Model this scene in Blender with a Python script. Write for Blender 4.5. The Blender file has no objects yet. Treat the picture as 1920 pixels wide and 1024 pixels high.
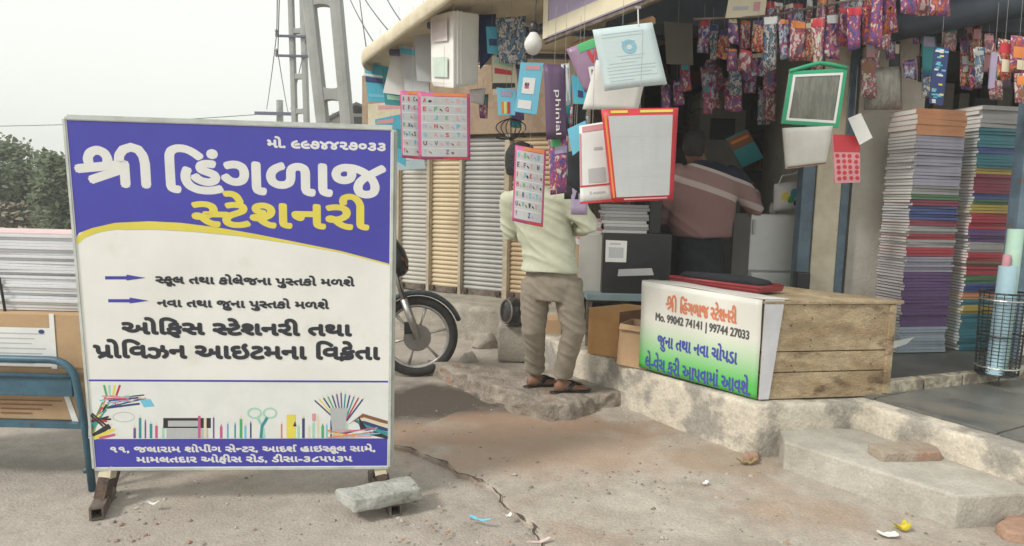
import bpy, bmesh, math, random, re
from mathutils import Vector, Matrix, noise
random.seed(7)
sc = bpy.context.scene
COL = sc.collection
V = Vector

# ---------------------------------------------------------------- camera, sky, sun
F, CH, TH, RO = 1250.0, 1.38, math.radians(6.25), math.radians(1.4)
cam = bpy.data.objects.new('camera', bpy.data.cameras.new('camera'))
COL.objects.link(cam)
cam.data.sensor_width = 36.0
cam.data.lens = 36.0 * F / 1920.0
cam.data.clip_start = 0.05
cam.data.clip_end = 2000
cam.matrix_world = Matrix.Translation((0, 0, CH)) @ Matrix.Rotation(math.radians(90) - TH, 4, 'X') @ Matrix.Rotation(RO, 4, 'Z')
sc.camera = cam

SUN_AZ, SUN_EL = math.radians(-124), math.radians(42)      # azimuth from +Y, clockwise: light comes from the left, a little behind the camera
w = bpy.data.worlds.new('World'); sc.world = w; w.use_nodes = True
nt = w.node_tree; bg = nt.nodes['Background']
sky = nt.nodes.new('ShaderNodeTexSky'); sky.sky_type = 'NISHITA'; sky.sun_disc = False
sky.sun_elevation = SUN_EL; sky.sun_rotation = SUN_AZ; sky.dust_density = 6.0; sky.air_density = 1.5
sc1 = nt.nodes.new('ShaderNodeMix'); sc1.data_type = 'RGBA'; sc1.blend_type = 'MULTIPLY'; sc1.inputs[0].default_value = 1
sc1.inputs[7].default_value = (0.9, 0.9, 0.9, 1)
mx = nt.nodes.new('ShaderNodeMix'); mx.data_type = 'RGBA'; mx.inputs[0].default_value = 0.93      # high overcast veil over the clear sky
nt.links.new(sky.outputs[0], sc1.inputs[6]); nt.links.new(sc1.outputs[2], mx.inputs[6])
mx.inputs[7].default_value = (8.1, 8.35, 7.9, 1)
nt.links.new(mx.outputs[2], bg.inputs[0]); bg.inputs[1].default_value = 0.11
sd = bpy.data.lights.new('sun', 'SUN'); sd.energy = 2.2; sd.angle = math.radians(11); sd.color = (1, 0.95, 0.87)
sun = bpy.data.objects.new('sun', sd); COL.objects.link(sun)
sdir = V((math.sin(SUN_AZ) * math.cos(SUN_EL), math.cos(SUN_AZ) * math.cos(SUN_EL), math.sin(SUN_EL)))
sun.rotation_euler = sdir.to_track_quat('Z', 'Y').to_euler(); sun.location = (-6, -3, 9)
vs = sc.view_settings; vs.view_transform = 'Standard'; vs.look = 'None'; vs.exposure = 0.36; vs.gamma = 1.0; vs.use_curve_mapping = False

# ---------------------------------------------------------------- measuring helpers (photograph pixel -> place)
def ray(u, v):
    x, y = (u - 960) / F, (512 - v) / F
    c, s = math.cos(RO), math.sin(RO)
    x, y = c * x - s * y, s * x + c * y
    return V((x, math.cos(TH) + y * math.sin(TH), -math.sin(TH) + y * math.cos(TH)))
EYE = V((0, 0, CH))
def onz(u, v, z):
    d = ray(u, v); return EYE + d * ((z - CH) / d.z)
def at(u, v, Y):
    d = ray(u, v); return EYE + d * (Y / d.y)
def onplane(u, v, p, n):
    d = ray(u, v); return EYE + d * ((p - EYE).dot(n) / d.dot(n))

# ---------------------------------------------------------------- materials
def S(r, g, b):
    f = lambda c: (c / 255 / 12.92) if c <= 10 else ((c / 255 + 0.055) / 1.055) ** 2.4
    return (f(r), f(g), f(b))
MATS = {}
def M(name, c, c2=None, scale=8.0, rough=0.7, bump=0.0, bscale=60.0, metal=0.0, lo=0.4, hi=0.62, c3=None, s3=3.0, lo3=.55, hi3=.65, stretch=None, detail=5.0, alpha=None, spec=None, trans=0.0, speck=0.0):
    if name in MATS: return MATS[name]
    m = bpy.data.materials.new(name); m.use_nodes = True
    t = m.node_tree; b = t.nodes['Principled BSDF']
    b.inputs['Roughness'].default_value = rough; b.inputs['Metallic'].default_value = metal
    if spec is not None: b.inputs['Specular IOR Level'].default_value = spec
    if trans: b.inputs['Transmission Weight'].default_value = trans
    if alpha is not None: b.inputs['Alpha'].default_value = alpha
    c4 = (*c, 1)
    b.inputs['Base Color'].default_value = c4
    if c2 is None: c2 = tuple(x * 0.86 for x in c)
    tc = t.nodes.new('ShaderNodeTexCoord'); vec = tc.outputs['Object']
    if stretch:
        mp = t.nodes.new('ShaderNodeMapping'); mp.inputs['Scale'].default_value = stretch
        t.links.new(vec, mp.inputs[0]); vec = mp.outputs[0]
    def ramp(sc_, lo_, hi_, det=detail):
        n = t.nodes.new('ShaderNodeTexNoise'); n.inputs['Scale'].default_value = sc_; n.inputs['Detail'].default_value = det
        n.inputs['Roughness'].default_value = .62
        t.links.new(vec, n.inputs['Vector'])
        r = t.nodes.new('ShaderNodeMapRange'); r.inputs[1].default_value = lo_; r.inputs[2].default_value = hi_
        t.links.new(n.outputs[0], r.inputs[0]); return n, r
    def mixc(fac, a, bb):
        x = t.nodes.new('ShaderNodeMix'); x.data_type = 'RGBA'
        t.links.new(fac, x.inputs[0])
        for i, s in ((6, a), (7, bb)):
            if isinstance(s, tuple): x.inputs[i].default_value = (*s, 1)
            else: t.links.new(s, x.inputs[i])
        return x.outputs[2]
    n, r = ramp(scale, lo, hi)
    out = mixc(r.outputs[0], c, c2)
    if c3 is not None:
        n3, r3 = ramp(s3, lo3, hi3); out = mixc(r3.outputs[0], out, c3)
    if speck:
        n4, r4 = ramp(85.0, .35, .68); n5, r5 = ramp(11.0, .36, .66)
        for rr_, k_ in ((r4, speck), (r5, speck * .8)):
            rr_.inputs[3].default_value = 1 - k_; rr_.inputs[4].default_value = 1 + k_ * .35
            vm = t.nodes.new('ShaderNodeVectorMath'); vm.operation = 'SCALE'; t.links.new(out, vm.inputs[0]); t.links.new(rr_.outputs[0], vm.inputs['Scale']); out = vm.outputs[0]
    t.links.new(out, b.inputs['Base Color'])
    if bump:
        nb = t.nodes.new('ShaderNodeTexNoise'); nb.inputs['Scale'].default_value = bscale; nb.inputs['Detail'].default_value = 8
        t.links.new(vec, nb.inputs['Vector'])
        bp = t.nodes.new('ShaderNodeBump'); bp.inputs['Strength'].default_value = min(1, bump); bp.inputs['Distance'].default_value = .02
        t.links.new(nb.outputs[0], bp.inputs['Height']); t.links.new(bp.outputs[0], b.inputs['Normal'])
    MATS[name] = m; return m

GROUND = M('dusty_ground', (.45, .405, .36), (.36, .315, .272), 1.3, .95, .4, 80, speck=.16, c3=(.35, .285, .225), s3=.75, lo3=.52, hi3=.7, lo=.38, hi=.62)
def stain(mat, pts):
    t = mat.node_tree; b = t.nodes['Principled BSDF']; src = b.inputs['Base Color'].links[0].from_socket
    tc = t.nodes.new('ShaderNodeTexCoord'); nz = t.nodes.new('ShaderNodeTexNoise'); nz.inputs['Scale'].default_value = 3.5; nz.inputs['Detail'].default_value = 6; t.links.new(tc.outputs['Object'], nz.inputs[0])
    for (x, y, rx, ry, c, amt) in pts:
        mp = t.nodes.new('ShaderNodeMapping'); mp.inputs['Location'].default_value = (-x / rx, -y / ry, 0); mp.inputs['Scale'].default_value = (1 / rx, 1 / ry, 0); t.links.new(tc.outputs['Object'], mp.inputs[0])
        ln = t.nodes.new('ShaderNodeVectorMath'); ln.operation = 'LENGTH'; t.links.new(mp.outputs[0], ln.inputs[0])
        ad = t.nodes.new('ShaderNodeMath'); ad.operation = 'MULTIPLY_ADD'; ad.inputs[1].default_value = 1.6; t.links.new(nz.outputs[0], ad.inputs[0]); t.links.new(ln.outputs['Value'], ad.inputs[2])
        r = t.nodes.new('ShaderNodeMapRange'); r.inputs[1].default_value = 1.95; r.inputs[2].default_value = 1.35; r.inputs[3].default_value = 0; r.inputs[4].default_value = amt; t.links.new(ad.outputs[0], r.inputs[0])
        x_ = t.nodes.new('ShaderNodeMix'); x_.data_type = 'RGBA'; t.links.new(r.outputs[0], x_.inputs[0]); t.links.new(src, x_.inputs[6]); x_.inputs[7].default_value = (*c, 1); src = x_.outputs[2]
    t.links.new(src, b.inputs['Base Color'])
STAINS = [(-.55, 4.42, .75, .5, (.075, .058, .045), .95), (.2, 3.95, .75, .22, (.34, .215, .145), .8), (-.45, 3.75, .75, .25, (.33, .225, .16), .75), (1.15, 3.5, .3, .2, (.30, .24, .17), .6), (1.0, 2.2, .9, .4, (.28, .25, .21), .4), (.25, 3.55, .95, .4, (.36, .245, .175), .7)]
APRON = M('worn_concrete', (.48, .43, .375), (.37, .32, .27), 2.2, .93, .4, 70, speck=.18, c3=(.43, .325, .25), s3=1.1, lo3=.52, hi3=.7)
stain(GROUND, STAINS); stain(APRON, STAINS)
PLASTER = M('peeling_plaster', (.66, .60, .50), (.36, .335, .295), 3.6, .9, .5, 30, speck=.2, lo=.46, hi=.56, c3=(.30, .255, .20), s3=2.0, lo3=.6, hi3=.75)
CONC = M('step_concrete', (.42, .385, .33), (.33, .30, .25), 3.0, .92, .4, 50, speck=.25)
DARKSTONE = M('dark_floor_stone', (.10, .105, .10), (.15, .15, .14), 4, .35, .15, 60, c3=(.2, .18, .15), s3=2.2, lo3=.56, hi3=.74)
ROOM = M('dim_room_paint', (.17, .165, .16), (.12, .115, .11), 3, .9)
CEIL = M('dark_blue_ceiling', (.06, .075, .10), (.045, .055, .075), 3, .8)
WALLW = M('stained_white_wall', (.76, .72, .64), (.66, .61, .53), 3, .9, .35, 40, c3=(.22, .17, .12), s3=5.5, lo3=.66, hi3=.72)
CREAM = M('cream_paint', (.66, .60, .46), (.55, .48, .35), 5, .8, .2, 40)
BLUEP = M('blue_post_paint', (.125, .185, .24), (.085, .13, .175), 9, .55, .15, 70, c3=(.16, .10, .07), s3=9, lo3=.64, hi3=.7)
BLUEM = M('blue_bench_paint', (.05, .125, .18), (.035, .09, .13), 12, .45, .1, 70, c3=(.08, .05, .04), s3=14, lo3=.64, hi3=.72)
RUST = M('rusty_steel', (.10, .062, .045), (.055, .04, .035), 22, .8, .5, 90)
STEEL = M('bare_steel_tube', (.22, .19, .16), (.12, .09, .07), 18, .6, .3, 80, metal=.4)
CARD = M('cardboard', (.46, .31, .18), (.40, .265, .15), 6, .9, .12, 80)
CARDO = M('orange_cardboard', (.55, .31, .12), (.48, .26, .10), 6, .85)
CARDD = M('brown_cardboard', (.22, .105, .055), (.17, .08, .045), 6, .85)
PAPER = M('white_paper', (.72, .72, .70), (.65, .65, .64), 5, .8)
GREYP = M('grey_paper', (.42, .43, .44), (.36, .37, .38), 5, .8)
BLACK = M('black_plastic', (.018, .018, .02), (.012, .012, .013), 9, .4)
RUBBER = M('tyre_rubber', (.022, .022, .022), (.035, .033, .03), 16, .85)
CHROME = M('worn_alloy', (.50, .49, .47), (.38, .37, .35), 14, .35, metal=.7)
CLOTHBK = M('dark_cloth', (.02, .024, .03), (.012, .014, .018), 14, .95)
SKIN = M('skin', (.21, .105, .062), (.175, .085, .05), 12, .55)
HAIR = M('black_hair', (.012, .011, .011), (.02, .018, .017), 50, .6, .5, 160)
WOOD = M('crate_ply', (.50, .39, .25), (.36, .26, .15), 3.0, .8, .3, 50, stretch=(1, 1, 2.2), c3=(.14, .08, .045), s3=4.6, lo3=.58, hi3=.72, speck=.3)
def plain(name, c, rough=.6, var=.88): return M(name, c, tuple(x * var for x in c), 9, rough)
PRINTS = {k: plain('ink_' + k, c, .5, .94) for k, c in dict(
    white=(.72, .73, .72), blue=(.075, .063, .34), violet=(.14, .09, .25), yellow=(.72, .63, .10), black=(.025, .025, .03), red=(.52, .035, .05), pink=(.52, .10, .25),
    green=(.07, .38, .14), mint=(.35, .62, .50), sky=(.16, .50, .68), teal=(.03, .27, .30), cyan=(.07, .42, .58), navy=(.03, .05, .17), orange=(.66, .22, .05),
    grey=(.45, .47, .48), lightgrey=(.44, .455, .465), brown=(.22, .10, .05), lilac=(.38, .32, .47), cream=(.68, .62, .46), purple=(.10, .055, .12), rose=(.62, .30, .33), signwhite=(.70, .70, .685)).items()}
def ink(k): return PRINTS[k]

# ---------------------------------------------------------------- mesh and object helpers
def setp(o, label=None, cat=None, group=None, kind=None):
    if label: o['label'] = label
    if cat: o['category'] = cat
    if group: o['group'] = group
    if kind: o['kind'] = kind
    return o
def root(name, loc, label, cat, group=None):
    o = bpy.data.objects.new(name, None); o.location = loc; o.empty_display_size = .05; COL.objects.link(o)
    return setp(o, label, cat, group)
def wloc(o):
    p = V((0, 0, 0))
    while o: p += o.location; o = o.parent
    return p
class MB:
    def __init__(s): s.v = []; s.f = []; s.m = []; s.mats = []
    def mi(s, mat):
        if mat not in s.mats: s.mats.append(mat)
        return s.mats.index(mat)
    def add(s, vs_, fs, mat=None):
        b = len(s.v); s.v += [V(p) for p in vs_]; k = s.mi(mat) if mat else 0
        for f in fs: s.f.append([b + i for i in f]); s.m.append(k)
        return s
    def box(s, c, sx, sy, sz, ax=None, mat=None):      # c = centre, half sizes, ax = 3 axes
        X, Y, Z = ax or (V((1, 0, 0)), V((0, 1, 0)), V((0, 0, 1)))
        c = V(c); vs_ = [c + X * (i * sx) + Y * (j * sy) + Z * (k * sz) for k in (-1, 1) for j in (-1, 1) for i in (-1, 1)]
        return s.add(vs_, [(0, 2, 3, 1), (4, 5, 7, 6), (0, 1, 5, 4), (2, 6, 7, 3), (0, 4, 6, 2), (1, 3, 7, 5)], mat)
    def prism(s, poly, z0, z1, mat=None, inset=0.0):
        n = len(poly); c = sum((V((p[0], p[1], 0)) for p in poly), V()) / n
        top = [V((p[0], p[1], z1)) + (c - V((p[0], p[1], 0))).normalized() * inset for p in poly]
        for p in top: p.z = z1
        a = 0.0
        for i in range(n):
            p, q = poly[i], poly[(i + 1) % n]; a += p[0] * q[1] - q[0] * p[1]
        vs_ = [V((p[0], p[1], z0)) for p in poly] + top
        idx = list(range(n)); fs = [idx[::-1], [i + n for i in idx]] + [(i, (i + 1) % n, (i + 1) % n + n, i + n) for i in range(n)]
        if a < 0: fs = [list(f)[::-1] for f in fs]
        return s.add(vs_, fs, mat)
    def loft(s, secs, seg=14, mat=None, caps=True, power=1.0):      # secs: (centre, ax, ay) vectors
        vs_ = []
        for c, ax, ay in secs:
            for k in range(seg):
                a = 2 * math.pi * k / seg; ca, sa = math.cos(a), math.sin(a)
                ca = math.copysign(abs(ca) ** power, ca); sa = math.copysign(abs(sa) ** power, sa)
                vs_.append(V(c) + ax * ca + ay * sa)
        fs = []
        for r in range(len(secs) - 1):
            for k in range(seg):
                a, b = r * seg + k, r * seg + (k + 1) % seg; fs.append((a, b, b + seg, a + seg))
        if caps: fs += [list(range(seg))[::-1], [(len(secs) - 1) * seg + k for k in range(seg)]]
        return s.add(vs_, fs, mat)
    def tube(s, pts, r, seg=8, mat=None, closed=False):
        pts = [V(p) for p in pts]; n = len(pts); rr = r if isinstance(r, (list, tuple)) else [r] * n
        secs = []; up = None
        for i, p in enumerate(pts):
            a = pts[(i - 1) % n] if (i > 0 or closed) else p; b = pts[(i + 1) % n] if (i < n - 1 or closed) else p
            d = (b - a).normalized()
            if up is None: up = d.orthogonal().normalized()
            up = (up - d * up.dot(d)); up = up.normalized() if up.length > 1e-6 else d.orthogonal().normalized()
            secs.append((p, up * rr[i], d.cross(up) * rr[i]))
        if closed:
            secs.append(secs[0])
        return s.loft(secs, seg, mat, caps=not closed)
    def lathe(s, c, prof, axis=V((0, 0, 1)), seg=20, mat=None):      # prof: (radius, along)
        x = axis.orthogonal().normalized(); y = axis.cross(x)
        return s.loft([(V(c) + axis * h, x * max(r, 1e-4), y * max(r, 1e-4)) for r, h in prof], seg, mat)
    def build(s, name, mat=None, parent=None, smooth=False, base=True, label=None, cat=None, group=None, kind=None, bevel=0.0):
        me = bpy.data.meshes.new(name)
        if parent is not None: off = wloc(parent)
        elif base and s.v:
            xs = [p.x for p in s.v]; ys = [p.y for p in s.v]; off = V(((min(xs) + max(xs)) / 2, (min(ys) + max(ys)) / 2, min(p.z for p in s.v)))
        else: off = V((0, 0, 0))
        me.from_pydata([tuple(p - off) for p in s.v], [], s.f)
        ms = s.mats if s.mats else [mat]
        for m in ms: me.materials.append(m)
        if s.mats: me.polygons.foreach_set('material_index', s.m)
        if smooth: me.polygons.foreach_set('use_smooth', [True] * len(me.polygons))
        me.update()
        o = bpy.data.objects.new(name, me); COL.objects.link(o)
        if parent is not None: o.parent = parent
        else: o.location = off
        if bevel:
            bm = bmesh.new(); bm.from_mesh(me); bmesh.ops.remove_doubles(bm, verts=bm.verts, dist=1e-5)
            bmesh.ops.bevel(bm, geom=bm.edges[:], offset=bevel, segments=2, affect='EDGES', profile=.6); bm.to_mesh(me); bm.free()
        return setp(o, label, cat, group, kind)
def copy_tree(o, parent=None):
    c = o.copy(); COL.objects.link(c); c.parent = parent
    for ch in o.children: copy_tree(ch, c)
    return c
def bake(o, mods):
    for typ, kw in mods:
        m = o.modifiers.new(typ, typ)
        for k, v_ in kw.items(): setattr(m, k, v_)
    dg = bpy.context.evaluated_depsgraph_get(); dg.update()
    me = bpy.data.meshes.new_from_object(o.evaluated_get(dg)); old = o.data
    o.modifiers.clear(); o.data = me; me.name = old.name
    return o
def rough_up(o, amp, freq, seed=0):
    for v_ in o.data.vertices:
        d = noise.noise_vector((v_.co + V((seed, seed * 1.7, 0))) * freq); v_.co += d * amp
def chunk(poly, z0, z1, inset, amp, freq, seed, voxel, name, mat, it=2, **kw):      # weathered lump of stone or concrete
    o = MB().prism(poly, z0, z1, inset=inset).build(name, mat, **kw)
    bake(o, [('REMESH', dict(mode='VOXEL', voxel_size=voxel)), ('SMOOTH', dict(iterations=it, factor=.5))])
    rough_up(o, amp, freq, seed)
    o.data.polygons.foreach_set('use_smooth', [True] * len(o.data.polygons)); 
    if not o.data.materials: o.data.materials.append(mat)
    return o

# ---------------------------------------------------------------- lettering
TCACHE = {}
def tmesh(s_):
    if s_ in TCACHE: return TCACHE[s_]
    c = bpy.data.curves.new('lettering', 'FONT'); c.body = s_; c.size = 1; c.resolution_u = 3; c.fill_mode = 'FRONT'
    o = bpy.data.objects.new('lettering', c); COL.objects.link(o)
    dg = bpy.context.evaluated_depsgraph_get(); dg.update()
    me = bpy.data.meshes.new_from_object(o.evaluated_get(dg))
    r = ([(v_.co.x, v_.co.y) for v_ in me.vertices], [tuple(p.vertices) for p in me.polygons])
    bpy.data.objects.remove(o); bpy.data.curves.remove(c); bpy.data.meshes.remove(me)
    TCACHE[s_] = r; return r
BAR = None
def adv(s_):
    global BAR
    if BAR is None: BAR = min(p[0] for p in tmesh('|')[0])
    vs_, fs = tmesh(s_ + '|')
    xs = sorted(p[0] for p in vs_); mxx = xs[-1]
    w_ = max(p[0] for p in tmesh('|')[0]) - BAR
    return mxx - w_ - BAR
def stroke2(pts, wd):
    vs_, fs = [], []
    pts = [V((p[0], p[1])) for p in pts]; n = len(pts)
    for i, p in enumerate(pts):
        a = pts[max(i - 1, 0)]; b = pts[min(i + 1, n - 1)]; d = (b - a).normalized(); q = V((-d.y, d.x)) * wd / 2
        vs_ += [tuple(p + q), tuple(p - q)]
    for i in range(n - 1): fs.append((2 * i, 2 * i + 1, 2 * i + 3, 2 * i + 2))
    return vs_, fs
def arc(cx, cy, r, a0, a1, n=14, ry=None):
    return [(cx + r * math.cos(math.radians(a0 + (a1 - a0) * i / n)), cy + (ry or r) * math.sin(math.radians(a0 + (a1 - a0) * i / n))) for i in range(n + 1)]
TOK = re.compile(r'(\{\w+\})')
def layout(line):
    V2, F2 = [], []
    x = 0.0
    def put(vf, dx):
        b = len(V2); V2.extend((p[0] + dx, p[1]) for p in vf[0]); F2.extend(tuple(b + i for i in f) for f in vf[1])
    for seg in TOK.split(line):
        if not seg: continue
        if seg[0] != '{': put(tmesh(seg), x); x += adv(seg); continue
        t = seg[1:-1]
        if t == 'sri':
            k = .0036; T = lambda L: [((p[0] - 135) * k, (422 - p[1]) * .0044) for p in L]
            wd = .075
            put(stroke2(T(arc(243, 296, 48, -200, 35, 16)) + T([(262, 330), (140, 345)]), wd), x)
            put(stroke2(T([(352, 345), (205, 400)]), wd), x)
            put(stroke2(T([(372, 310), (372, 424)]), wd), x)
            put(stroke2(T([(290, 325), (372, 318)]), wd), x)
            put(stroke2(T([(345, 318), (350, 270), (372, 240), (410, 227), (446, 238), (468, 270), (475, 310), (475, 424)]), wd), x)
            x += (545 - 135) * k
        elif t == 's':
            put(tmesh('ર'), x); a = adv('ર'); put(stroke2([(x * 0 + a * .45, .30), (a + .13, .30)], .07), x); x += a + .02
        elif t == 'n':
            vs_, fs = tmesh('ન'); a = adv('ન'); put((vs_, [f for f in fs if max(vs_[i][0] for i in f) < a - .13]), x); x += a - .16
        elif t == 'pra':
            a = adv('પ'); put(tmesh('પ'), x); put(stroke2([(a - .1, .2), (a - .42, .0)], .07), x); x += a
        elif t == 'kra':
            a = adv('ક'); put(tmesh('ક'), x); put(stroke2([(a * .55, .16), (a * .08, -.06)], .07), x); x += a
        elif t == 'rsh':
            a = adv('શ'); put(tmesh('શ'), x); put(stroke2(arc(a - .07, .7, .09, 200, 20, 8), .06), x); x += a
    return V2, F2
class Sheet:
    """a real sheet in space: corners TL, TR, BR, BL; prints are laid on it by (u right, v down)"""
    def __init__(s, tl, tr, br, bl, th=.002, bow=0.0, wave=0.0, seed=0):
        s.c = (V(tl), V(tr), V(br), V(bl)); s.th, s.bow, s.wave, s.seed, s.pil = th, bow, wave, seed, 0.0
        s.n = (s.c[3] - s.c[0]).cross(s.c[1] - s.c[0]).normalized()
    def pt(s, u, v, off=0.0):
        a, b, c, d = s.c
        p = (a * (1 - u) + b * u) * (1 - v) + (d * (1 - u) + c * u) * v
        k = s.bow * math.sin(math.pi * min(max(u, 0), 1)) * (0.35 + .65 * v) if s.bow else 0
        if s.wave: k += s.wave * noise.noise(V((u * 3.1 + s.seed, v * 2.3, s.seed * 2.1)))
        if s.pil: k += s.pil * max(0.0, math.sin(math.pi * min(max(u, 0), 1)) * math.sin(math.pi * min(max(v, 0), 1))) ** .5 * (1 if off >= 0 else -1)
        return p + s.n * (k + off)
    def inv(s, P):      # world point on the plane -> (u,v)
        a, b, c, d = s.c; u = v = .5
        for _ in range(12):
            p = (a * (1 - u) + b * u) * (1 - v) + (d * (1 - u) + c * u) * v
            du = (b - a) * (1 - v) + (c - d) * v; dv = (d - a) * (1 - u) + (c - b) * u
            e = P - p; A, B, C_, D, E_ = du.dot(du), du.dot(dv), dv.dot(dv), e.dot(du), e.dot(dv)
            det = A * C_ - B * B; u += (D * C_ - B * E_) / det; v += (A * E_ - B * D) / det
        return u, v
    def px(s, x, y): return s.inv(onplane(x, y, s.c[0], s.n))
    def body(s, name, mat, parent=None, nx=8, ny=8, pillow=0.0, **kw):
        mb = MB(); n = (nx + 1) * (ny + 1); vs_ = []; s.pil = pillow
        for side in (0, 1):
            for j in range(ny + 1):
                for i in range(nx + 1):
                    u, v = i / nx, j / ny
                    vs_.append(s.pt(u, v, 0.0 if side == 0 else -s.th))
        fs = []
        for j in range(ny):
            for i in range(nx):
                a = j * (nx + 1) + i; b = a + 1; c = a + nx + 2; d = a + nx + 1
                fs.append((a, d, c, b)); fs.append((a + n, b + n, c + n, d + n))
        rim = [i for i in range(nx + 1)] + [j * (nx + 1) + nx for j in range(1, ny + 1)] + [ny * (nx + 1) + i for i in range(nx - 1, -1, -1)] + [j * (nx + 1) for j in range(ny - 1, 0, -1)]
        for i, a in enumerate(rim):
            b = rim[(i + 1) % len(rim)]; fs.append((a, b, b + n, a + n))
        mb.add(vs_, fs); return mb.build(name, mat, parent, smooth=bool(s.bow or s.wave or pillow), **kw)
    def rect(s, mb, u0, v0, u1, v1, mat, off=.0008, n=None):
        n = n or (8 if (s.bow or s.wave or s.pil) else 1)
        vs_ = [s.pt(u0 + (u1 - u0) * i / n, v0 + (v1 - v0) * j / n, off) for j in range(n + 1) for i in range(n + 1)]
        mb.add(vs_, [(j * (n + 1) + i, (j + 1) * (n + 1) + i, (j + 1) * (n + 1) + i + 1, j * (n + 1) + i + 1) for j in range(n) for i in range(n)], mat)
    def poly(s, mb, uv, mat, off=.0008): mb.add([s.pt(u, v, off) for u, v in uv], [list(range(len(uv)))], mat)
    def line(s, mb, uv, wd, mat, off=.001):
        W = (s.c[1] - s.c[0]).length; Hh = (s.c[3] - s.c[0]).length
        vs_, fs = stroke2([(u * W, v * Hh) for u, v in uv], wd)
        mb.add([s.pt(x / W, y / Hh, off) for x, y in vs_], fs, mat)
    def text(s, mb, line, u0, v0, u1, v1, mat, off=.0012, bold=0.0, nb=8, keep=False):
        V2, F2 = layout(line)
        xs = [p[0] for p in V2]; ys = [p[1] for p in V2]; x0, x1, y0, y1 = min(xs), max(xs), min(ys), max(ys)
        W = (s.c[1] - s.c[0]).length; Hh = (s.c[3] - s.c[0]).length
        offs = [(0, 0)] + ([(bold * math.cos(2 * math.pi * k / nb), bold * math.sin(2 * math.pi * k / nb)) for k in range(nb)] if bold else [])
        for k, (dx, dy) in enumerate(offs):
            mb.add([s.pt(u0 + (u1 - u0) * (p[0] - x0) / (x1 - x0) + dx / W, v1 - (v1 - v0) * (p[1] - y0) / (y1 - y0) + dy / Hh, off + k * .00002) for p in V2], F2, mat)
    def textpx(s, mb, line, x0, ytop, ybot, x1, mat, **kw):
        a = s.px(x0, ytop); b = s.px(x0, ybot); c = s.px(x1, (ytop + ybot) / 2 + 3)
        s.text(mb, line, b[0], a[1], c[0], b[1], mat, **kw)
def pxsheet(q, Y, **kw):      # q: 4 pixels TL TR BR BL, Y: distance or 4 distances
    Ys = Y if isinstance(Y, (list, tuple)) else [Y] * 4
    return Sheet(*[at(p[0], p[1], y) for p, y in zip(q, Ys)], **kw)

# ================================================================ THE SETTING
C0 = V((1.333, 3.488, 0)); T_ = V((-.566, .824, 0)); A_ = -T_; O_ = V((.824, .566, 0)); N_ = -O_
ZP = .315
# ground sheet: fine near the camera, coarse to the horizon
gx = [-150, -90, -40, -16, -8] + [-5 + .1 * i for i in range(101)] + [8, 16, 40, 90, 150]
gy = [-60, -40, -20, -6, -2, .5] + [1.2 + .1 * i for i in range(90)] + [12, 16, 24, 40, 80, 120, 150]
mb = MB(); vs_ = []
for y in gy:
    for x in gx:
        z = 0
        if -5 <= x <= 5 and 1.2 <= y <= 10.2: z = .010 * noise.noise(V((x * 1.7, y * 1.7, 3))) + .006 * noise.noise(V((x * 6, y * 6, 8)))
        vs_.append(V((x, y, z)))
nx_ = len(gx)
mb.add(vs_, [(j * nx_ + i, j * nx_ + i + 1, (j + 1) * nx_ + i + 1, (j + 1) * nx_ + i) for j in range(len(gy) - 1) for i in range(nx_ - 1)])
mb.build('ground', GROUND, smooth=True, base=False, kind='structure')

# worn concrete layer with a broken left edge (the crack across the yard)
edge = [(735, 838), (770, 846), (800, 860), (838, 872), (860, 893), (905, 905), (935, 930), (948, 958), (975, 975), (1000, 990), (1010, 1020), (1040, 1060)]
pl = []
for i, (u, v) in enumerate(edge):
    p = onz(u, v, .01); pl.append(p)
fine = []
for i in range(len(pl) - 1):
    for k in range(5):
        p = pl[i].lerp(pl[i + 1], k / 5); fine.append(p + noise.noise_vector(p * 21) * .02)
poly = fine + [V((.4, 1.2, 0)), V((4.5, 1.2, 0)), V((4.5, 4, 0)), V((1.2, 4.3, 0)), V((.5, 4.9, 0)), V((-.3, 4.2, 0)), V((-.6, 3.75, 0))]
o = MB().prism(poly, -.03, .022).build('concrete_apron', APRON, base=False, kind='structure')
bake(o, [('REMESH', dict(mode='VOXEL', voxel_size=.02)), ('SMOOTH', dict(iterations=2, factor=.5))])
for v_ in o.data.vertices:
    v_.co.z += .009 * noise.noise(v_.co * 2.0) + .006 * noise.noise(v_.co * 7)
o.data.polygons.foreach_set('use_smooth', [True] * len(o.data.polygons))

CR = M('crack_soil', (.055, .042, .034), (.09, .07, .055), 20, .95)
mb = MB(); prev = None
for i, p in enumerate(fine):
    wd = .009 * max(0, noise.noise(V((i * .31, 2, 0))) + .28); d_ = (fine[min(i + 1, len(fine) - 1)] - fine[max(i - 1, 0)]).normalized(); q_ = V((-d_.y, d_.x, 0))
    cur = [V((p.x, p.y, .026)) + q_ * (wd * 1.6) * k + q_ * -.006 + V((0, 0, .004 if k < 0 else .004)) for k in (-1, 1)]
    if prev and wd > .0005: mb.add(prev + cur, [(0, 1, 3, 2)])
    prev = cur
mb.build('ground_crack', CR, base=False, kind='structure')
# platform with its corner, right wing and inner edge
plat = [C0 + T_ * 1.62, C0, V((1.93, 3.60, 0)), V((2.30, 2.87, 0)), V((2.78, 1.98, 0)), V((7, 1.98, 0)), V((7, 9, 0)), V((.2, 9, 0)), V((.12, 5.6, 0))]
o = MB().prism([(p.x, p.y) for p in plat], -.05, ZP).build('platform', PLASTER, base=False, kind='structure')
bake(o, [('REMESH', dict(mode='VOXEL', voxel_size=.022)), ('SMOOTH', dict(iterations=1, factor=.5))])
rough_up(o, .004, 4, 2); rough_up(o, .0025, 18, 5)
o.data.polygons.foreach_set('use_smooth', [True] * len(o.data.polygons))
platform = o
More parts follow.
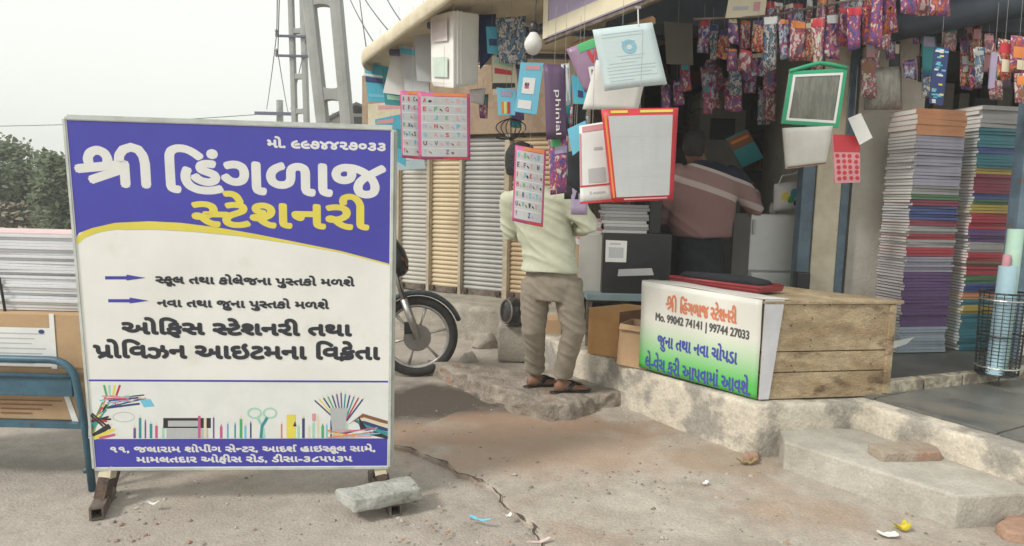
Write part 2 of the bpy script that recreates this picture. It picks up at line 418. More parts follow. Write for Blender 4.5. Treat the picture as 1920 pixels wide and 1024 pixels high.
# dark stone paving on top of the right wing, slab by slab
e0 = V((2.02, 3.62, 0)); ea = V((.474, -.88, 0)); eb = V((.88, .474, 0))
for i in range(-1, 3):
    for j in range(5):
        a0, a1, b0, b1 = i * .62 + .006, (i + 1) * .62 - .006, j * .45 + .03, (j + 1) * .45 + .018
        if i == -1: a0 = -.35
        q = [e0 + ea * a + eb * b for a, b in ((a0, b0), (a1, b0), (a1, b1), (a0, b1))]
        if min(p.y for p in q) < 1.95 or max(p.y for p in q) > 4.9: continue
        MB().prism([(p.x, p.y) for p in q], ZP - .004, ZP + .016).build('floor_slab', DARKSTONE, platform, bevel=.003)
# low concrete step
step = [V((1.50, 3.60, 0)), V((1.44, 3.355, 0)), V((1.933, 2.737, 0)), V((2.40, 2.80, 0)), V((2.02, 3.58, 0))]
MB().prism([(p.x, p.y) for p in step], -.05, .168).build('concrete_step', M('step_grey_concrete', (.50, .475, .42), (.40, .37, .32), 3.0, .92, .3, 50, speck=.15), base=False, kind='structure', bevel=.012)
# broken slab the customer stands on
out = [(792, 694), (818, 706), (850, 722), (880, 731), (905, 748), (940, 760), (958, 778), (1000, 783), (1035, 792), (1075, 790), (1100, 780), (1135, 764)]
q = [onz(u, v, 0.02) for u, v in out]
fine = []
for i in range(len(q) - 1):
    for k in range(4):
        p = q[i].lerp(q[i + 1], k / 4); fine.append(p + noise.noise_vector(p * 17) * .035)
fine += [C0 + T_ * 1.0 + O_ * .05, C0 + T_ * 1.75 + O_ * .05, V((-.05, 4.95, 0))]
SLAB = M('broken_slab', (.38, .33, .28), (.24, .2, .16), 4.2, .93, .7, 34, c3=(.36, .20, .13), s3=4.4, lo3=.58, hi3=.68, speck=.3)
chunk([(p.x, p.y) for p in fine], -.04, .118, .04, .020, 5, 9, .014, 'broken_slab', SLAB, it=1, base=False, kind='structure')
o = bpy.data.objects['broken_slab']
for v_ in o.data.vertices:
    k = noise.noise(v_.co * 13) ; v_.co += V((noise.noise(v_.co * 19 + V((5, 0, 0))), noise.noise(v_.co * 19 + V((0, 7, 0))), 0)) * .016 + V((0, 0, .010 * k))
# plinth in front of the shuttered shops and rubble ground before it
W0 = at(748, 535, 7.55); W0.z = 0; W1 = at(940, 553, 6.95); W1.z = 0
WD = (W1 - W0).normalized(); WN = V((WD.y, -WD.x, 0))      # WN points to the street
plinth = [W0 - WD * 1.2 + WN * .35, W0 + WD * .35 + WN * .30, W0 + WD * .4 + WN * .55, W1 + WD * .2 + WN * .6, W1 + WD * .9 + WN * .5, W1 + WD * .9 - WN * .4, W0 - WD * 1.2 - WN * .4]
chunk([(p.x, p.y) for p in plinth], -.05, .34, .02, .02, 4, 4, .035, 'shop_plinth', CONC, base=False, kind='structure')
# right shop floor with a worn painted edge
fl = [(2.12, 3.74), (3.35, 4.22), (7, 4.7), (7, 8.5), (.65, 8.5), (.9, 5.25), (1.9, 4.75)]
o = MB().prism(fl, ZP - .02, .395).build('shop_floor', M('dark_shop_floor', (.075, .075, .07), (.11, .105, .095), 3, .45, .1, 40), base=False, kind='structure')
e1, e2 = V((2.12, 3.74, 0)), V((3.35, 4.22, 0)); ed = (e2 - e1).normalized(); en = V((ed.y, -ed.x, 0))
STRIP = M('worn_kerb_paint', (.52, .47, .36), (.20, .17, .13), 9, .8, .4, 40, lo=.42, hi=.58)
for k in range(4):
    a, b = e1 + ed * (k * .33 + .01), e1 + ed * (k * .33 + .325)
    MB().prism([(p.x, p.y) for p in (a + en * .03, b + en * .03, b - en * .03, a - en * .03)], ZP - .01, .398).build('edge_block', STRIP, o, bevel=.006)

# ---------------- the shop building
bld = root('shop_building', (2.5, 5.4, ZP), 'dim open-fronted shop building with cream pillar and stained white dividing wall', 'building')
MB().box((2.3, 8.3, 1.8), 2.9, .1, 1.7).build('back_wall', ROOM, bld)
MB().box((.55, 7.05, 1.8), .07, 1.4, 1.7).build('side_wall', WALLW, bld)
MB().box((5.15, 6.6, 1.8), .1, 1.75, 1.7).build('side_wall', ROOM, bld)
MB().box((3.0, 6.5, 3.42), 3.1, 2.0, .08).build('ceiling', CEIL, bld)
pa, pb = at(1583, 540, 4.98), at(1700, 540, 5.0)
MB().box(((pa.x + pb.x) / 2, 5.9, 1.85), (pb.x - pa.x) / 2, .92, 1.5).build('dividing_wall', WALLW, bld)
pa, pb = at(1515, 545, 4.9), at(1562, 545, 4.9)
MB().box(((pa.x + pb.x) / 2, 4.98, 1.85), (pb.x - pa.x) / 2, .09, 1.5).build('pillar', CREAM, bld, bevel=.01)
for u, wd in ((1503, .045), (1572, .028)):
    p = at(u, 500, 4.9); MB().box((p.x, 4.93, 1.85), wd, .05, 1.5).build('door_post', BLUEP, bld, bevel=.005)
p = at(1897, 600, 4.45); MB().box((p.x, 4.47, 1.8), .055, .05, 1.45).build('door_post', BLUEP, bld, bevel=.005)
MB().box((p.x + .36, 4.62, .68), .28, .1, .28).build('end_wall', WALLW, bld)
# dark blue lintel and rolled shutter box over the openings
MB().box((2.9, 4.95, 2.98), 2.25, .16, .36).build('lintel', CEIL, bld)
a, b = at(1590, 96, 4.75), at(1990, 20, 4.45)
MB().tube([a + V((0, 0, .12)), b + V((0, 0, .12))], .11, 14).build('shutter_roll', M('dark_blue_roll', (.05, .065, .09), (.035, .045, .065), 6, .6), bld, smooth=True)
# back wall shelving
for z in (1.35, 1.75, 2.15, 2.55):
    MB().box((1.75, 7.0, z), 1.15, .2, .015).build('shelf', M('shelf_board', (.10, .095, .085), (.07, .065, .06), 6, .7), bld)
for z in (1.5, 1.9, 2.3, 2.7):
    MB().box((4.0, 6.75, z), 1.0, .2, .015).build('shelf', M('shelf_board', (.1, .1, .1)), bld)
for x in (.7, 1.9, 2.8):
    MB().box((x, 6.83, 1.6), .025, .025, 1.2).build('shelf_upright', M('shelf_upright', (.26, .25, .22), None, 6, .7), bld)

# ---------------- shuttered shops
ub = root('shuttered_building', (W0 + W1) / 2, 'beige row of shuttered shops behind the parked motorcycle', 'building')
SHW = M('beige_lintel', (.33, .245, .17), (.24, .17, .115), 4, .85, .3, 40)
SHJ = M('beige_jamb', (.46, .40, .31), (.36, .30, .22), 6, .85, .3, 40)
def wallbox(s0, s1, z0, z1, d0, d1, name, mat, parent):
    a, b = W0 + WD * s0, W0 + WD * s1
    return MB().prism([(p.x, p.y) for p in (a + WN * d1, b + WN * d1, b + WN * d0, a + WN * d0)], z0, z1).build(name, mat, parent)
LW = (W1 - W0).length
wallbox(-.55, LW + 1.3, 0, 3.05, -.5, -.16, 'wall', SHJ, ub)
Z3 = 2.06
wallbox(-.55, LW + 1.3, Z3, 2.75, -.155, -.02, 'lintel', SHW, ub)
wallbox(-.55, LW + 1.3, 2.752, 3.05, -.155, -.05, 'parapet', CREAM, ub)
spans = []
for u0, u1 in ((744, 796), (801, 856), (861, 940), (949, 1035)):
    f = lambda u: (onplane(u, 450, W0, WN) - W0).dot(WD)
    spans.append((f(u0), f(u1)))
lastx = -.53
for s0, s1 in spans:
    wallbox(lastx, s0, .30, Z3 - .002, -.155, -.03, 'jamb', SHJ, ub); lastx = s1
wallbox(lastx, LW + 1.25, .30, Z3 - .002, -.155, -.03, 'jamb', SHJ, ub)
SHC = [M('shutter_grey', (.50, .48, .44), (.42, .40, .36), 5, .6, .1, 40), M('shutter_cream', (.60, .50, .34), (.52, .42, .28), 5, .6, .1, 40),
       M('shutter_steel', (.40, .40, .39), (.32, .32, .31), 5, .5, .1, 40), M('shutter_tan', (.50, .38, .24), (.42, .31, .19), 5, .6, .1, 40)]
SHL = ['pale grey roller shutter beside the cream one, next to the tall signboard', 'cream roller shutter between two grey roller shutters', 'steel grey roller shutter beside the cream one, nearer the customer', 'tan roller shutter directly behind the standing customer']
for k, (s0, s1) in enumerate(spans):
    mid = W0 + WD * ((s0 + s1) / 2) - WN * .09; n = 34; z0, z1 = .345, Z3 - .03; h = (z1 - z0) / n
    rt = root('roller_shutter', V((mid.x, mid.y, z0)), SHL[k], 'shutter', 'roller shutters along the row')
    me = None; hw = (s1 - s0) / 2 - .004
    for i in range(n):
        c = V((mid.x, mid.y, z0 + h * (i + .5)))
        if me is None:
            secs = []
            for sgn in (-1, 1):
                secs.append([c + WD * (hw * sgn) + WN * d + V((0, 0, z)) for d, z in ((-.012, -h / 2), (0, -h / 2 + .002), (.016, -h * .2), (.018, h * .1), (.010, h * .38), (0, h / 2), (-.012, h / 2))])
            m_ = MB(); m_.add(secs[0] + secs[1], [(j, j + 1, j + 8, j + 7) for j in range(6)] + [(6, 0, 7, 13), tuple(range(6, -1, -1)), tuple(range(7, 14))])
            o = m_.build('slat', SHC[k], rt); me = o
        else:
            o2 = me.copy(); COL.objects.link(o2); o2.location = V((0, 0, h * i)); o2.parent = rt
    for sgn in (-1, 1):
        MB().box(mid + WD * ((hw + .006) * sgn) + WN * .022 + V((0, 0, (z0 + z1) / 2)), .010, .022, (z1 - z0) / 2, (WD, WN, V((0, 0, 1)))).build('guide_rail', SHC[1] if k != 2 else SHJ, rt)
    MB().box(mid + WN * .024 + V((0, 0, z0 + .03)), hw - .01, .014, .03, (WD, WN, V((0, 0, 1)))).build('bottom_bar', STEEL, rt)
    for sgn in (-.8, .8):
        MB().box(mid + WN * .05 + WD * hw * sgn + V((0, 0, z0 + .045)), .03, .014, .025, (WD, WN, V((0, 0, 1)))).build('padlock', RUST, rt, bevel=.005)

# ---------------- awning along the shuttered front and over the counter
hp = at(815, 235, 4.3)
def hang(u, v, push=0.0): return onplane(u, v, hp + O_ * push, O_)
pA, pB = hang(664, 122), hang(828, 0)
edir = (pB - pA).normalized()
aw = root('awning', V((.2, 4.6, 2.55)), 'long cream sheet awning on blue struts above the hanging goods', 'awning')
AWN = M('awning_sheet', (.66, .58, .43), (.55, .46, .32), 3, .8, .2, 30, c3=(.44, .34, .22), s3=2.4, lo3=.58, hi3=.72)
ns, no = 24, 10
mb = MB(); L_ = 2.6; vs_ = []
def awp(s, o_):      # s along the edge, o_ inward
    base = pA + edir * s
    r = min(1, s / .25); inn = (1 - math.sqrt(max(0, 1 - (1 - r) ** 2))) * .22
    return V((base.x, base.y, pA.z + (pB.z - pA.z) / ((pB - pA).length) * min(s, 3))) + O_ * (inn + o_) + V((0, 0, .20 * (o_ / 1.9) + .05 * math.sin(min(o_ / .5, 1) * math.pi / 2)))
for side in (0, 1):
    for i in range(ns + 1):
        for j in range(no + 1):
            s = L_ * (i / ns) ** 1.5; o_ = 2.7 * (j / no) ** 1.3
            vs_.append(awp(s, o_) + V((0, 0, (.035 if side else 0) + .006 * math.sin(s * 40))))
n_ = (ns + 1) * (no + 1); fs = []
for i in range(ns):
    for j in range(no):
        a = i * (no + 1) + j; b = a + 1; d = a + no + 1; c = d + 1
        fs += [(a, b, c, d), (a + n_, d + n_, c + n_, b + n_)]
for i in range(ns):
    a = i * (no + 1); d = a + no + 1; fs.append((a, d, d + n_, a + n_)); a += no; d += no; fs.append((a, a + n_, d + n_, d))
for j in range(no):
    fs.append((j, j + n_, j + 1 + n_, j + 1)); a = ns * (no + 1) + j; fs.append((a, a + 1, a + 1 + n_, a + n_))
mb.add(vs_, fs); mb.build('sheet', AWN, aw, smooth=True)
pts = [awp(L_ * (i / 30) ** 1.5, 0) + V((0, 0, .01)) for i in range(31)]
mb = MB(); mb.loft([(p, O_ * .02, V((0, 0, .055))) for p in pts], 10); mb.build('rolled_edge', CREAM, aw, smooth=True)
for s in (.42, 1.05, 1.7, 2.4):
    MB().tube([awp(s, .12) - V((0, 0, .035)), awp(s, 2.6) - V((0, 0, .035))], .024, 6).build('strut', M('violet_blue_strut', (.10, .11, .20), None, 8, .6), aw)
MB().tube([awp(.3, .95) - V((0, 0, .075)), awp(2.55, .95) - V((0, 0, .075))], .02, 6).build('purlin', M('violet_blue_strut', (.1, .1, .2)), aw)
# flat roof sheet that shades the counter
rf = [hang(985, 60, .5), hang(1340, 60, .5)]
MB().prism([(.35, 5.3), (.95, 4.3), (1.42, 3.7), (1.9, 4.25), (5.2, 4.45), (5.2, 5.0), (.6, 5.4)], 2.95, 3.0).build('counter_roof', CEIL, aw)

# ---------------- shop name board under the roof
p0 = at(1018, 74, 3.9); p1 = onplane(1216, -4, p0, O_)
d = (p1 - p0); d.z = 0; d.normalize(); up = V((0, 0, 1)); zb = p0.z
bl = p0; br = p0 + (p1 - p0) * 1.9
sh = Sheet(bl + up * .62, br + up * .62, br, bl, th=.05)
nb_ = root('name_board', bl, 'purple shop name board with cream border under the roof', 'sign')
sh.body('panel', ink('lilac'), nb_)
mb = MB(); sh.rect(mb, 0, .86, 1, .99, ink('cream'), .002); sh.rect(mb, 0, 0, .03, 1, ink('cream'), .003); mb.build('border', None, nb_)
mb = MB(); a = sh.px(1060, 24); b = sh.px(1240, -45)
sh.text(mb, '{s}ટેશનરી', a[0], .22, a[0] + .62, .72, ink('white'), off=.003, bold=.006); mb.build('lettering', None, nb_)
MB().tube([bl + up * -.01 + O_ * .02, br + O_ * .02 - up * .01], .016, 6).build('rail', STEEL, nb_)
MB().tube([bl + up * -.05 + O_ * .1 + d * .15, bl + d * .75 - up * .03 + O_ * .1], .022, 6).build('batten', M('wood_batten', (.34, .2, .1), None, 8, .8), nb_)

# ---------------- poles and wires
POLE = M('pole_concrete', (.36, .37, .36), (.30, .31, .30), 3, .9, .3, 30)
def hpole(name, label, ul, ur, vbase, Y, u_top_l, u_top_r, wleg, rungs, th, arms=()):
    b = at((ul + ur) / 2, vbase, Y); xs = at(1, vbase, Y); k = Y / F
    zt = at(600, -520, Y).z
    rt = root(name, V((b.x, Y, 0)), label, 'pole')
    mid_b = b.x; zb_ = b.z
    topz = at((u_top_l + u_top_r) / 2, 0, Y)
    def cx(z): return mid_b + (topz.x - mid_b) * (z - zb_) / (topz.z - zb_)
    wb, wt = (ur - ul) * k / 2, (u_top_r - u_top_l) * k / 2
    def hw(z): return max(.09, wb + (wt - wb) * (z - zb_) / (topz.z - zb_))
    lw = wleg * k / 2
    for sgn in (-1, 1):
        secs = []
        for z in (0, zb_, topz.z, zt):
            c = V((cx(z) + sgn * (hw(z) - lw), Y, z)); secs.append((c, V((lw * 1.15, 0, 0)), V((0, th, 0))))
        MB().loft(secs, 12, power=.35).build('leg', POLE, rt)
    z = 1.0; zs = [at(600, v, Y).z for v in rungs]
    gap = abs(zs[0] - zs[1]) if len(zs) > 1 else 1.2
    allz = list(zs)
    zz = min(zs) - gap
    while zz > .5: allz.append(zz); zz -= gap
    zz = max(zs) + gap
    while zz < zt: allz.append(zz); zz += gap
    for z in allz:      # cross piece with rounded haunches
        W_ = hw(z) - lw; prof = []; n = 12; hgt = lw * 1.0
        for i in range(n + 1):
            x = -W_ + 2 * W_ * i / n; e = (abs(x) / W_) ** 3 * lw * 1.6; prof.append((cx(z) + x, hgt + e))
        vs_ = [V((x, Y + s * th * .85, z + h)) for s in (-1, 1) for x, h in prof] + [V((x, Y + s * th * .85, z - h)) for s in (-1, 1) for x, h in prof]
        m_ = n + 1; fs = []
        for i in range(n):
            fs += [(i, i + 1, m_ + i + 1, m_ + i), (2 * m_ + i + 1, 2 * m_ + i, 3 * m_ + i, 3 * m_ + i + 1), (2 * m_ + i, 2 * m_ + i + 1, i + 1, i), (m_ + i, m_ + i + 1, 3 * m_ + i + 1, 3 * m_ + i)]
        MB().add(vs_, fs).build('cross_piece', POLE, rt)
    ARM = M('pole_arm_steel', (.12, .12, .19), None, 9, .6)
    for v, u0, u1 in arms:
        a, b2 = at(u0, v, Y - .1), at(u1, v, Y - .1)
        arm = MB().box((a + b2) / 2, (b2.x - a.x) / 2, .03, .02).build('cross_arm', ARM, rt)
        MB().lathe(a + V((.02, 0, .02)), [(.02, 0), (.035, .03), (.02, .05), (.04, .08), (.02, .11), (.005, .13)], seg=10).build('insulator', M('insulator', (.2, .18, .17), None, 9, .3), rt)
    return rt
hpole('ladder_pole', 'wide concrete ladder pole with rounded openings rising behind the signboard', 597, 661, 236, 9.0, 571, 639, 19, (177, 0), .09)
hpole('ladder_pole', 'slim concrete ladder pole with two steel cross arms behind the wide pole', 549, 579, 232, 14.0, 542, 571, 8, (145, 210, 60), .08, ((68, 517, 580), (105, 517, 580)))
p = at(525, 236, 22); rt = root('utility_pole', V((p.x, 22, 0)), 'small distant plain pole with a single cross arm above the signboard', 'pole')
MB().tube([(p.x, 22, 0), (p.x, 22, at(525, 188, 22).z)], [.13, .11], 8).build('shaft', POLE, rt)
a, b = at(478, 213, 21.8), at(548, 213, 21.8); MB().box((a + b) / 2, (b.x - a.x) / 2, .04, .05).build('cross_arm', M('pole_arm_steel', (.1, .1, .1)), rt)
WIRE = M('wire_black', (.10, .10, .11), None, 9, .6)
def wire(a, b, sag, r, label):
    pts = [a.lerp(b, i / 16) - V((0, 0, sag * 4 * (i / 16) * (1 - i / 16))) for i in range(17)]
    MB().tube(pts, r, 5).build('overhead_wire', WIRE, label=label, cat='wire', group='overhead wires')
wire(at(480, 215, 21.8), at(-250, 236, 24), .15, .012, 'thin dark wire running level behind the signboard')
for (u0, v0, Y0), (u1, v1, Y1) in (((519, 62, 13.9), (500, 205, 21.8)), ((521, 98, 13.9), (540, 210, 21.8)), ((519, 62, 13.9), (522, -200, 9)), ((521, 98, 13.9), (528, -200, 9)),
                                  ((640, -40, 9), (715, 100, 5.8)), ((652, -60, 9), (740, 70, 5.6)), ((668, -60, 9), (690, 110, 6.0)), ((700, -60, 9), (760, 50, 5.5)), ((585, 20, 12), (545, 205, 21.8))):
    wire(at(u0, v0, Y0), at(u1, v1, Y1), .06, .006 if Y1 < 8 else .010, 'thin overhead wire strung between the concrete poles and awning')

# ---------------- far background: house, compound wall, trees
def leaves(mb, c, rx, ry, rz, n, size, mats, seed):
    rnd = random.Random(seed); clumps = []
    for _ in range(26):
        d = V((rnd.gauss(0, 1), rnd.gauss(0, 1), rnd.gauss(0, 1))).normalized() * rnd.uniform(.45, 1) ; clumps.append((V((d.x * rx, d.y * ry, d.z * rz)) + c, rnd.uniform(.25, .5)))
    for _ in range(n):
        cc, k = rnd.choice(clumps); d = V((rnd.gauss(0, .5), rnd.gauss(0, .5), rnd.gauss(0, .4)))
        p = cc + V((d.x * rx, d.y * ry, d.z * rz)) * k
        a = V((rnd.gauss(0, 1), rnd.gauss(0, 1), rnd.gauss(0, .6))).normalized(); b = a.orthogonal().normalized(); s = size * rnd.uniform(.6, 1.3)
        mb.add([p - a * s, p + b * s * .5, p + a * s, p - b * s * .5], [(0, 1, 2, 3)], mats[rnd.randrange(len(mats))])
    return clumps
LEAF = [M('leaf_%s' % k, c, None, 5, .7) for k, c in dict(deep=(.12, .16, .095), mid=(.18, .225, .135), pale=(.25, .285, .19)).items()]
for m_ in LEAF:      # light shines through thin leaves
    t = m_.node_tree; b_ = t.nodes['Principled BSDF']; o_ = [n_ for n_ in t.nodes if n_.type == 'OUTPUT_MATERIAL'][0]; tl = t.nodes.new('ShaderNodeBsdfTranslucent'); ms = t.nodes.new('ShaderNodeMixShader'); ms.inputs[0].default_value = .45
    t.links.new(b_.inputs['Base Color'].links[0].from_socket, tl.inputs[0]); t.links.new(b_.outputs[0], ms.inputs[1]); t.links.new(tl.outputs[0], ms.inputs[2]); t.links.new(ms.outputs[0], o_.inputs[0])
BARK = M('bark', (.13, .10, .08), None, 12, .9, .5, 30)
def tree(name, label, u, v, Y, rx, rz, n, seed):
    c = at(u, v, Y); rt = root(name, V((c.x, Y, 0)), label, 'tree', 'trees beyond the yard')
    mb = MB(); cl = leaves(mb, c, rx, rx, rz, int(n * 1.5), .075, LEAF, seed); mb.build('crown', None, rt)
    mb = MB(); mb.tube([V((c.x, Y, -.1)), V((c.x + .05, Y, c.z * .5)), V((c.x, Y, c.z))], [.16, .12, .06], 8)
    for cc, k in cl[:8]: mb.tube([V((c.x, Y, c.z * .55)), (V((c.x, Y, c.z)) + cc) / 2, cc], [.07, .045, .015], 6)
    mb.build('trunk', BARK, rt, smooth=True)
tree('leafy_tree', 'green leafy tree at the edge of the yard by the paper stack', 15, 352, 17, 1.05, .95, 5200, 1)
tree('leafy_tree', 'pale green leafy tree right behind the edge of the signboard', 125, 362, 15, .72, .85, 4200, 2)
tree('leafy_tree', 'broad green tree behind the signboard', 330, 350, 19, 1.9, 1.0, 3000, 3)
tree('leafy_tree', 'rounded green tree behind the middle of the signboard', 520, 360, 21, 1.6, .9, 2500, 4)
tree('leafy_tree', 'darker leafy tree beyond the yard at its outer end', -140, 345, 18, 1.5, 1.3, 3000, 5)
mb = MB(); leaves(mb, at(70, 405, 15.5), 2.2, .5, .30, 4200, .07, [LEAF[0], M('dry_brush', (.26, .21, .16), None, 5, .9), M('dry_twig', (.17, .14, .11), None, 5, .9)], 6)
mb.build('dry_hedge', None, label='low dry brown brush below the trees', cat='hedge')
cw = root('compound_wall', V((-11, 23, 0)), 'beige wall of a low house seen between the trees', 'house')
a, b = at(-60, 345, 23), at(118, 345, 23)
MB().box(((a.x + b.x) / 2, 23.5, a.z / 2), (b.x - a.x) / 2, .5, a.z / 2).build('wall', M('far_beige', (.42, .36, .28), None, 2, .9), cw)
MB().box(((a.x + b.x) / 2, 23.5, a.z + .07), (b.x - a.x) / 2 + .2, .7, .06).build('roof', M('far_roof', (.36, .33, .29), None, 2, .9), cw)
hz = root('far_house', V((-5.2, 24, 0)), 'small white house with a dark tin roof behind the ladder pole', 'house')
a, b = at(622, 240, 24), at(715, 214, 24)
MB().box(((a.x + b.x) / 2, 25, b.z / 2), (b.x - a.x) / 2, 1, b.z / 2).build('wall', M('far_white', (.62, .60, .56), None, 2, .9), hz)
p = [at(610, 226, 23.6), at(668, 196, 23.6), at(730, 222, 23.6)]
MB().add([q_ + V((0, k * 2.6, z)) for k in (0, 1) for z in (0, .09) for q_ in p], [(0, 1, 4, 3), (1, 2, 5, 4), (6, 9, 10, 7), (7, 10, 11, 8), (3, 4, 10, 9), (4, 5, 11, 10), (0, 6, 7, 1), (1, 7, 8, 2), (0, 3, 9, 6), (2, 8, 11, 5)]).build('roof', M('tin_dark', (.10, .095, .09), None, 3, .7), hz)
MB().box(at(676, 226, 23.9), .35, .04, .12).build('window', BLACK, hz)
lb = at(215, 400, 26)
far = root('far_house', V((lb.x, 30, 0)), 'long low pale building far behind the signboard', 'house')
MB().box((-13, 31, 1.0), 7, 1, 1.0).build('wall', M('far_beige', (.4, .35, .3)), far)

# ================================================================ THE BIG SIGNBOARD
fl_, fr_ = onz(197, 950, 0), onz(716, 938, 0)
ybl, ybr = fl_.y, fr_.y
TL, BL = at(122, 223, ybl - .02), at(178, 878, ybl)
TR, BR = at(735, 243, ybr - .02), at(728, 875, ybr)
sh = Sheet(TL, TR, BR, BL, th=.012)
sg = root('shop_signboard', V(((fl_.x + fr_.x) / 2, ybl, 0)), 'large blue and white printed signboard with Gujarati lettering on steel feet', 'signboard')
SGW = M('flex_white', (.76, .76, .73), (.70, .70, .665), 2.2, .38, .25, 3, c3=(.62, .60, .54), s3=3.2, lo3=.58, hi3=.8)
sh.body('panel', SGW, sg, nx=1, ny=1)
def px(*pts): return [sh.px(*p) for p in pts]
def clampuv(L): return [(min(max(u, .004), .996), min(max(v, .003), .997)) for u, v in L]
SB = M('flex_blue', (.058, .056, .38), (.052, .049, .34), 2.0, .34); SY = M('flex_yellow', (.70, .60, .09), (.64, .55, .08), 3, .36); SK = M('flex_black', (.028, .03, .042), None, 3, .4)
lo_ = [(139, 447), (148, 439), (172, 430), (215, 420), (280, 417), (340, 420), (410, 429), (480, 441), (560, 457), (640, 473), (735, 497)]
up_ = [(138, 452), (150, 450), (180, 437), (215, 430), (238, 431), (290, 430), (361, 434), (444, 442), (547, 457), (640, 474), (735, 498)]
mb = MB(); ul = clampuv(px(*[(u, v - 2) for u, v in lo_])); ul[0] = (.004, ul[0][1]); ul[-1] = (.996, ul[-1][1])
for i in range(len(ul) - 1): sh.poly(mb, [(ul[i][0], .003), (ul[i + 1][0], .003), ul[i + 1], ul[i]][::-1], SB, .0003)
bb = sh.px(450, 823)[1]; sh.rect(mb, .004, bb, .996, .997, SB, .0003)
lv = sh.px(450, 713)[1]; sh.rect(mb, .004, lv, .996, lv + .0055, SB, .0003)
mb.build('printed_blue_field', None, sg)
mb = MB(); yu = ul; yl = clampuv(px(*up_)); yl[0] = (.004, yl[0][1] + .01); yl[-1] = (.996, yl[-1][1])
yl2 = [(a[0], max(b[1], a[1] + .001)) for a, b in zip(ul, [(0, 0)] * len(ul))]
def interp(L, u):
    for a, b in zip(L, L[1:]):
        if a[0] <= u <= b[0] + 1e-9: return a[1] + (b[1] - a[1]) * (u - a[0]) / max(b[0] - a[0], 1e-9)
    return L[-1][1]
N = 40; us = [.004 + (.992) * i / N for i in range(N + 1)]
for a, b in zip(us, us[1:]): sh.poly(mb, [(a, interp(ul, a)), (a, max(interp(yl, a), interp(ul, a) + .0005)), (b, max(interp(yl, b), interp(ul, b) + .0005)), (b, interp(ul, b))], SY, .00045)
mb.build('printed_yellow_curve', None, sg)
W_ = ink('signwhite')
LINES = [('મો. ૯૯૭૪૪૨૭૦૩૩', 502, 256, 276, 722, W_, .0028), ('{sri}', 147, 270, 345, 276, W_, .0115), ('િહંગળાજ', 316, 274, 359, 721, W_, .0085), ('{s}ટેશનરી', 363, 359, 423, 690, SY, .0066),
         ('{s}કૂલ તથા કોલેજના પુ{s}તકો મળશે', 293, 513, 536, 664, SK, .0026), ('નવા તથા જુના પુ{s}તકો મળશે', 296, 557, 580, 616, SK, .0026),
         ('ઓિફસ {s}ટેશનરી તથા', 231, 596, 631, 658, SK, .0050), ('{pra}ોિવઝન આઇટમના િવ{kra}ેતા', 178, 637, 673, 711, SK, .0050),
         ('૧૧, જલારામ શોપીંગ સે{n}ટર, આદ{rsh} હાઇ{s}કૂલ સામે,', 208, 834, 852, 703, W_, .0020), ('મામલતદાર ઓફીસ રોડ, ડીસા-૩૮૫૫૩૫', 257, 853, 870, 660, W_, .0020)]
for s_, x0, yt, yb, x1, m_, bd in LINES:
    mb = MB(); sh.textpx(mb, s_, x0, yt, yb, x1, m_, off=.0006, bold=bd, nb=8); mb.build('lettering', None, sg)
for x, y in ((197, 521), (203, 564)):
    mb = MB()
    a = px((x, y - 3), (x + 40, y - 3), (x + 40, y - 6), (x + 76, y), (x + 40, y + 5), (x + 40, y + 3), (x, y + 3))
    sh.poly(mb, [a[0], a[6], a[5], a[1]], SB, .0004); sh.poly(mb, [a[2], a[4], a[3]], SB, .0005)
    mb.build('printed_arrow', None, sg)
# printed picture of stationery along the bottom
mb = MB(); rnd = random.Random(3); lay = [0]
def nxt(): lay[0] += 1; return .0003 + lay[0] * .000004
def PR(x0, y0, x1, y1, k):
    a, b, c, d_ = px((x0, y0), (x0, y1), (x1, y1), (x1, y0)); sh.poly(mb, [a, b, c, d_], ink(k), nxt())
def PL(pts, k): sh.poly(mb, px(*pts)[::-1], ink(k), nxt())
def LN(pts, w, k): sh.line(mb, px(*pts), w, ink(k), nxt())
cols = ['mint', 'green', 'yellow', 'cyan', 'sky', 'pink', 'navy', 'rose', 'cream', 'teal', 'violet', 'orange']
def pencil(x0, y0, x1, y1, w, k):
    LN([(x0, y0), (x1, y1)], w, k); dx, dy = x1 - x0, y1 - y0; L = math.hypot(dx, dy); LN([(x1, y1), (x1 + dx / L * 5, y1 + dy / L * 5)], w * .45, 'cream')
PR(166, 719, 728, 822, 'white')
for i in range(15): pencil(166 + rnd.uniform(0, 8), 770 - i * 3.2 + 50, 196 + rnd.uniform(-8, 14), 745 + i * 4.6 - 5, .009, rnd.choice(['teal', 'orange', 'red', 'brown', 'yellow', 'navy', 'black', 'green']))
for i in range(16): pencil(190 + rnd.uniform(-4, 30), 742 + rnd.uniform(0, 22), 230 + rnd.uniform(-10, 45), 738 + rnd.uniform(2, 26), .006, rnd.choice(['pink', 'rose', 'navy', 'yellow', 'sky', 'lilac', 'red']))
for i, k in enumerate(('green', 'mint', 'yellow', 'red')): LN([(200 + i * 6, 742), (195 + i * 10, 722)], .009, k)
PL([(262, 750), (282, 748), (290, 762), (270, 764)], 'sky'); LN([(200, 765), (262, 757)], .009, 'navy')
pencil(175, 818, 206, 798, .022, 'black'); pencil(176, 822, 214, 806, .016, 'yellow'); pencil(186, 822, 216, 815, .012, 'pink')
LN([(232 + 20 * math.cos(t * .3), 782 + 9 * math.sin(t * .3)) for t in range(22)], .003, 'lightgrey')
x = 250
while x < 650:
    if not (306 < x < 396 or 470 < x < 515):
        h = rnd.uniform(16, 40); k = rnd.choice(cols); w = rnd.choice((3, 4, 5)); PR(x, 822 - h, x + w, 822, k); PL([(x, 822 - h), (x + w, 822 - h), (x + w / 2, 822 - h - 7)], 'cream' if rnd.random() < .6 else k)
    x += rnd.uniform(8, 14)
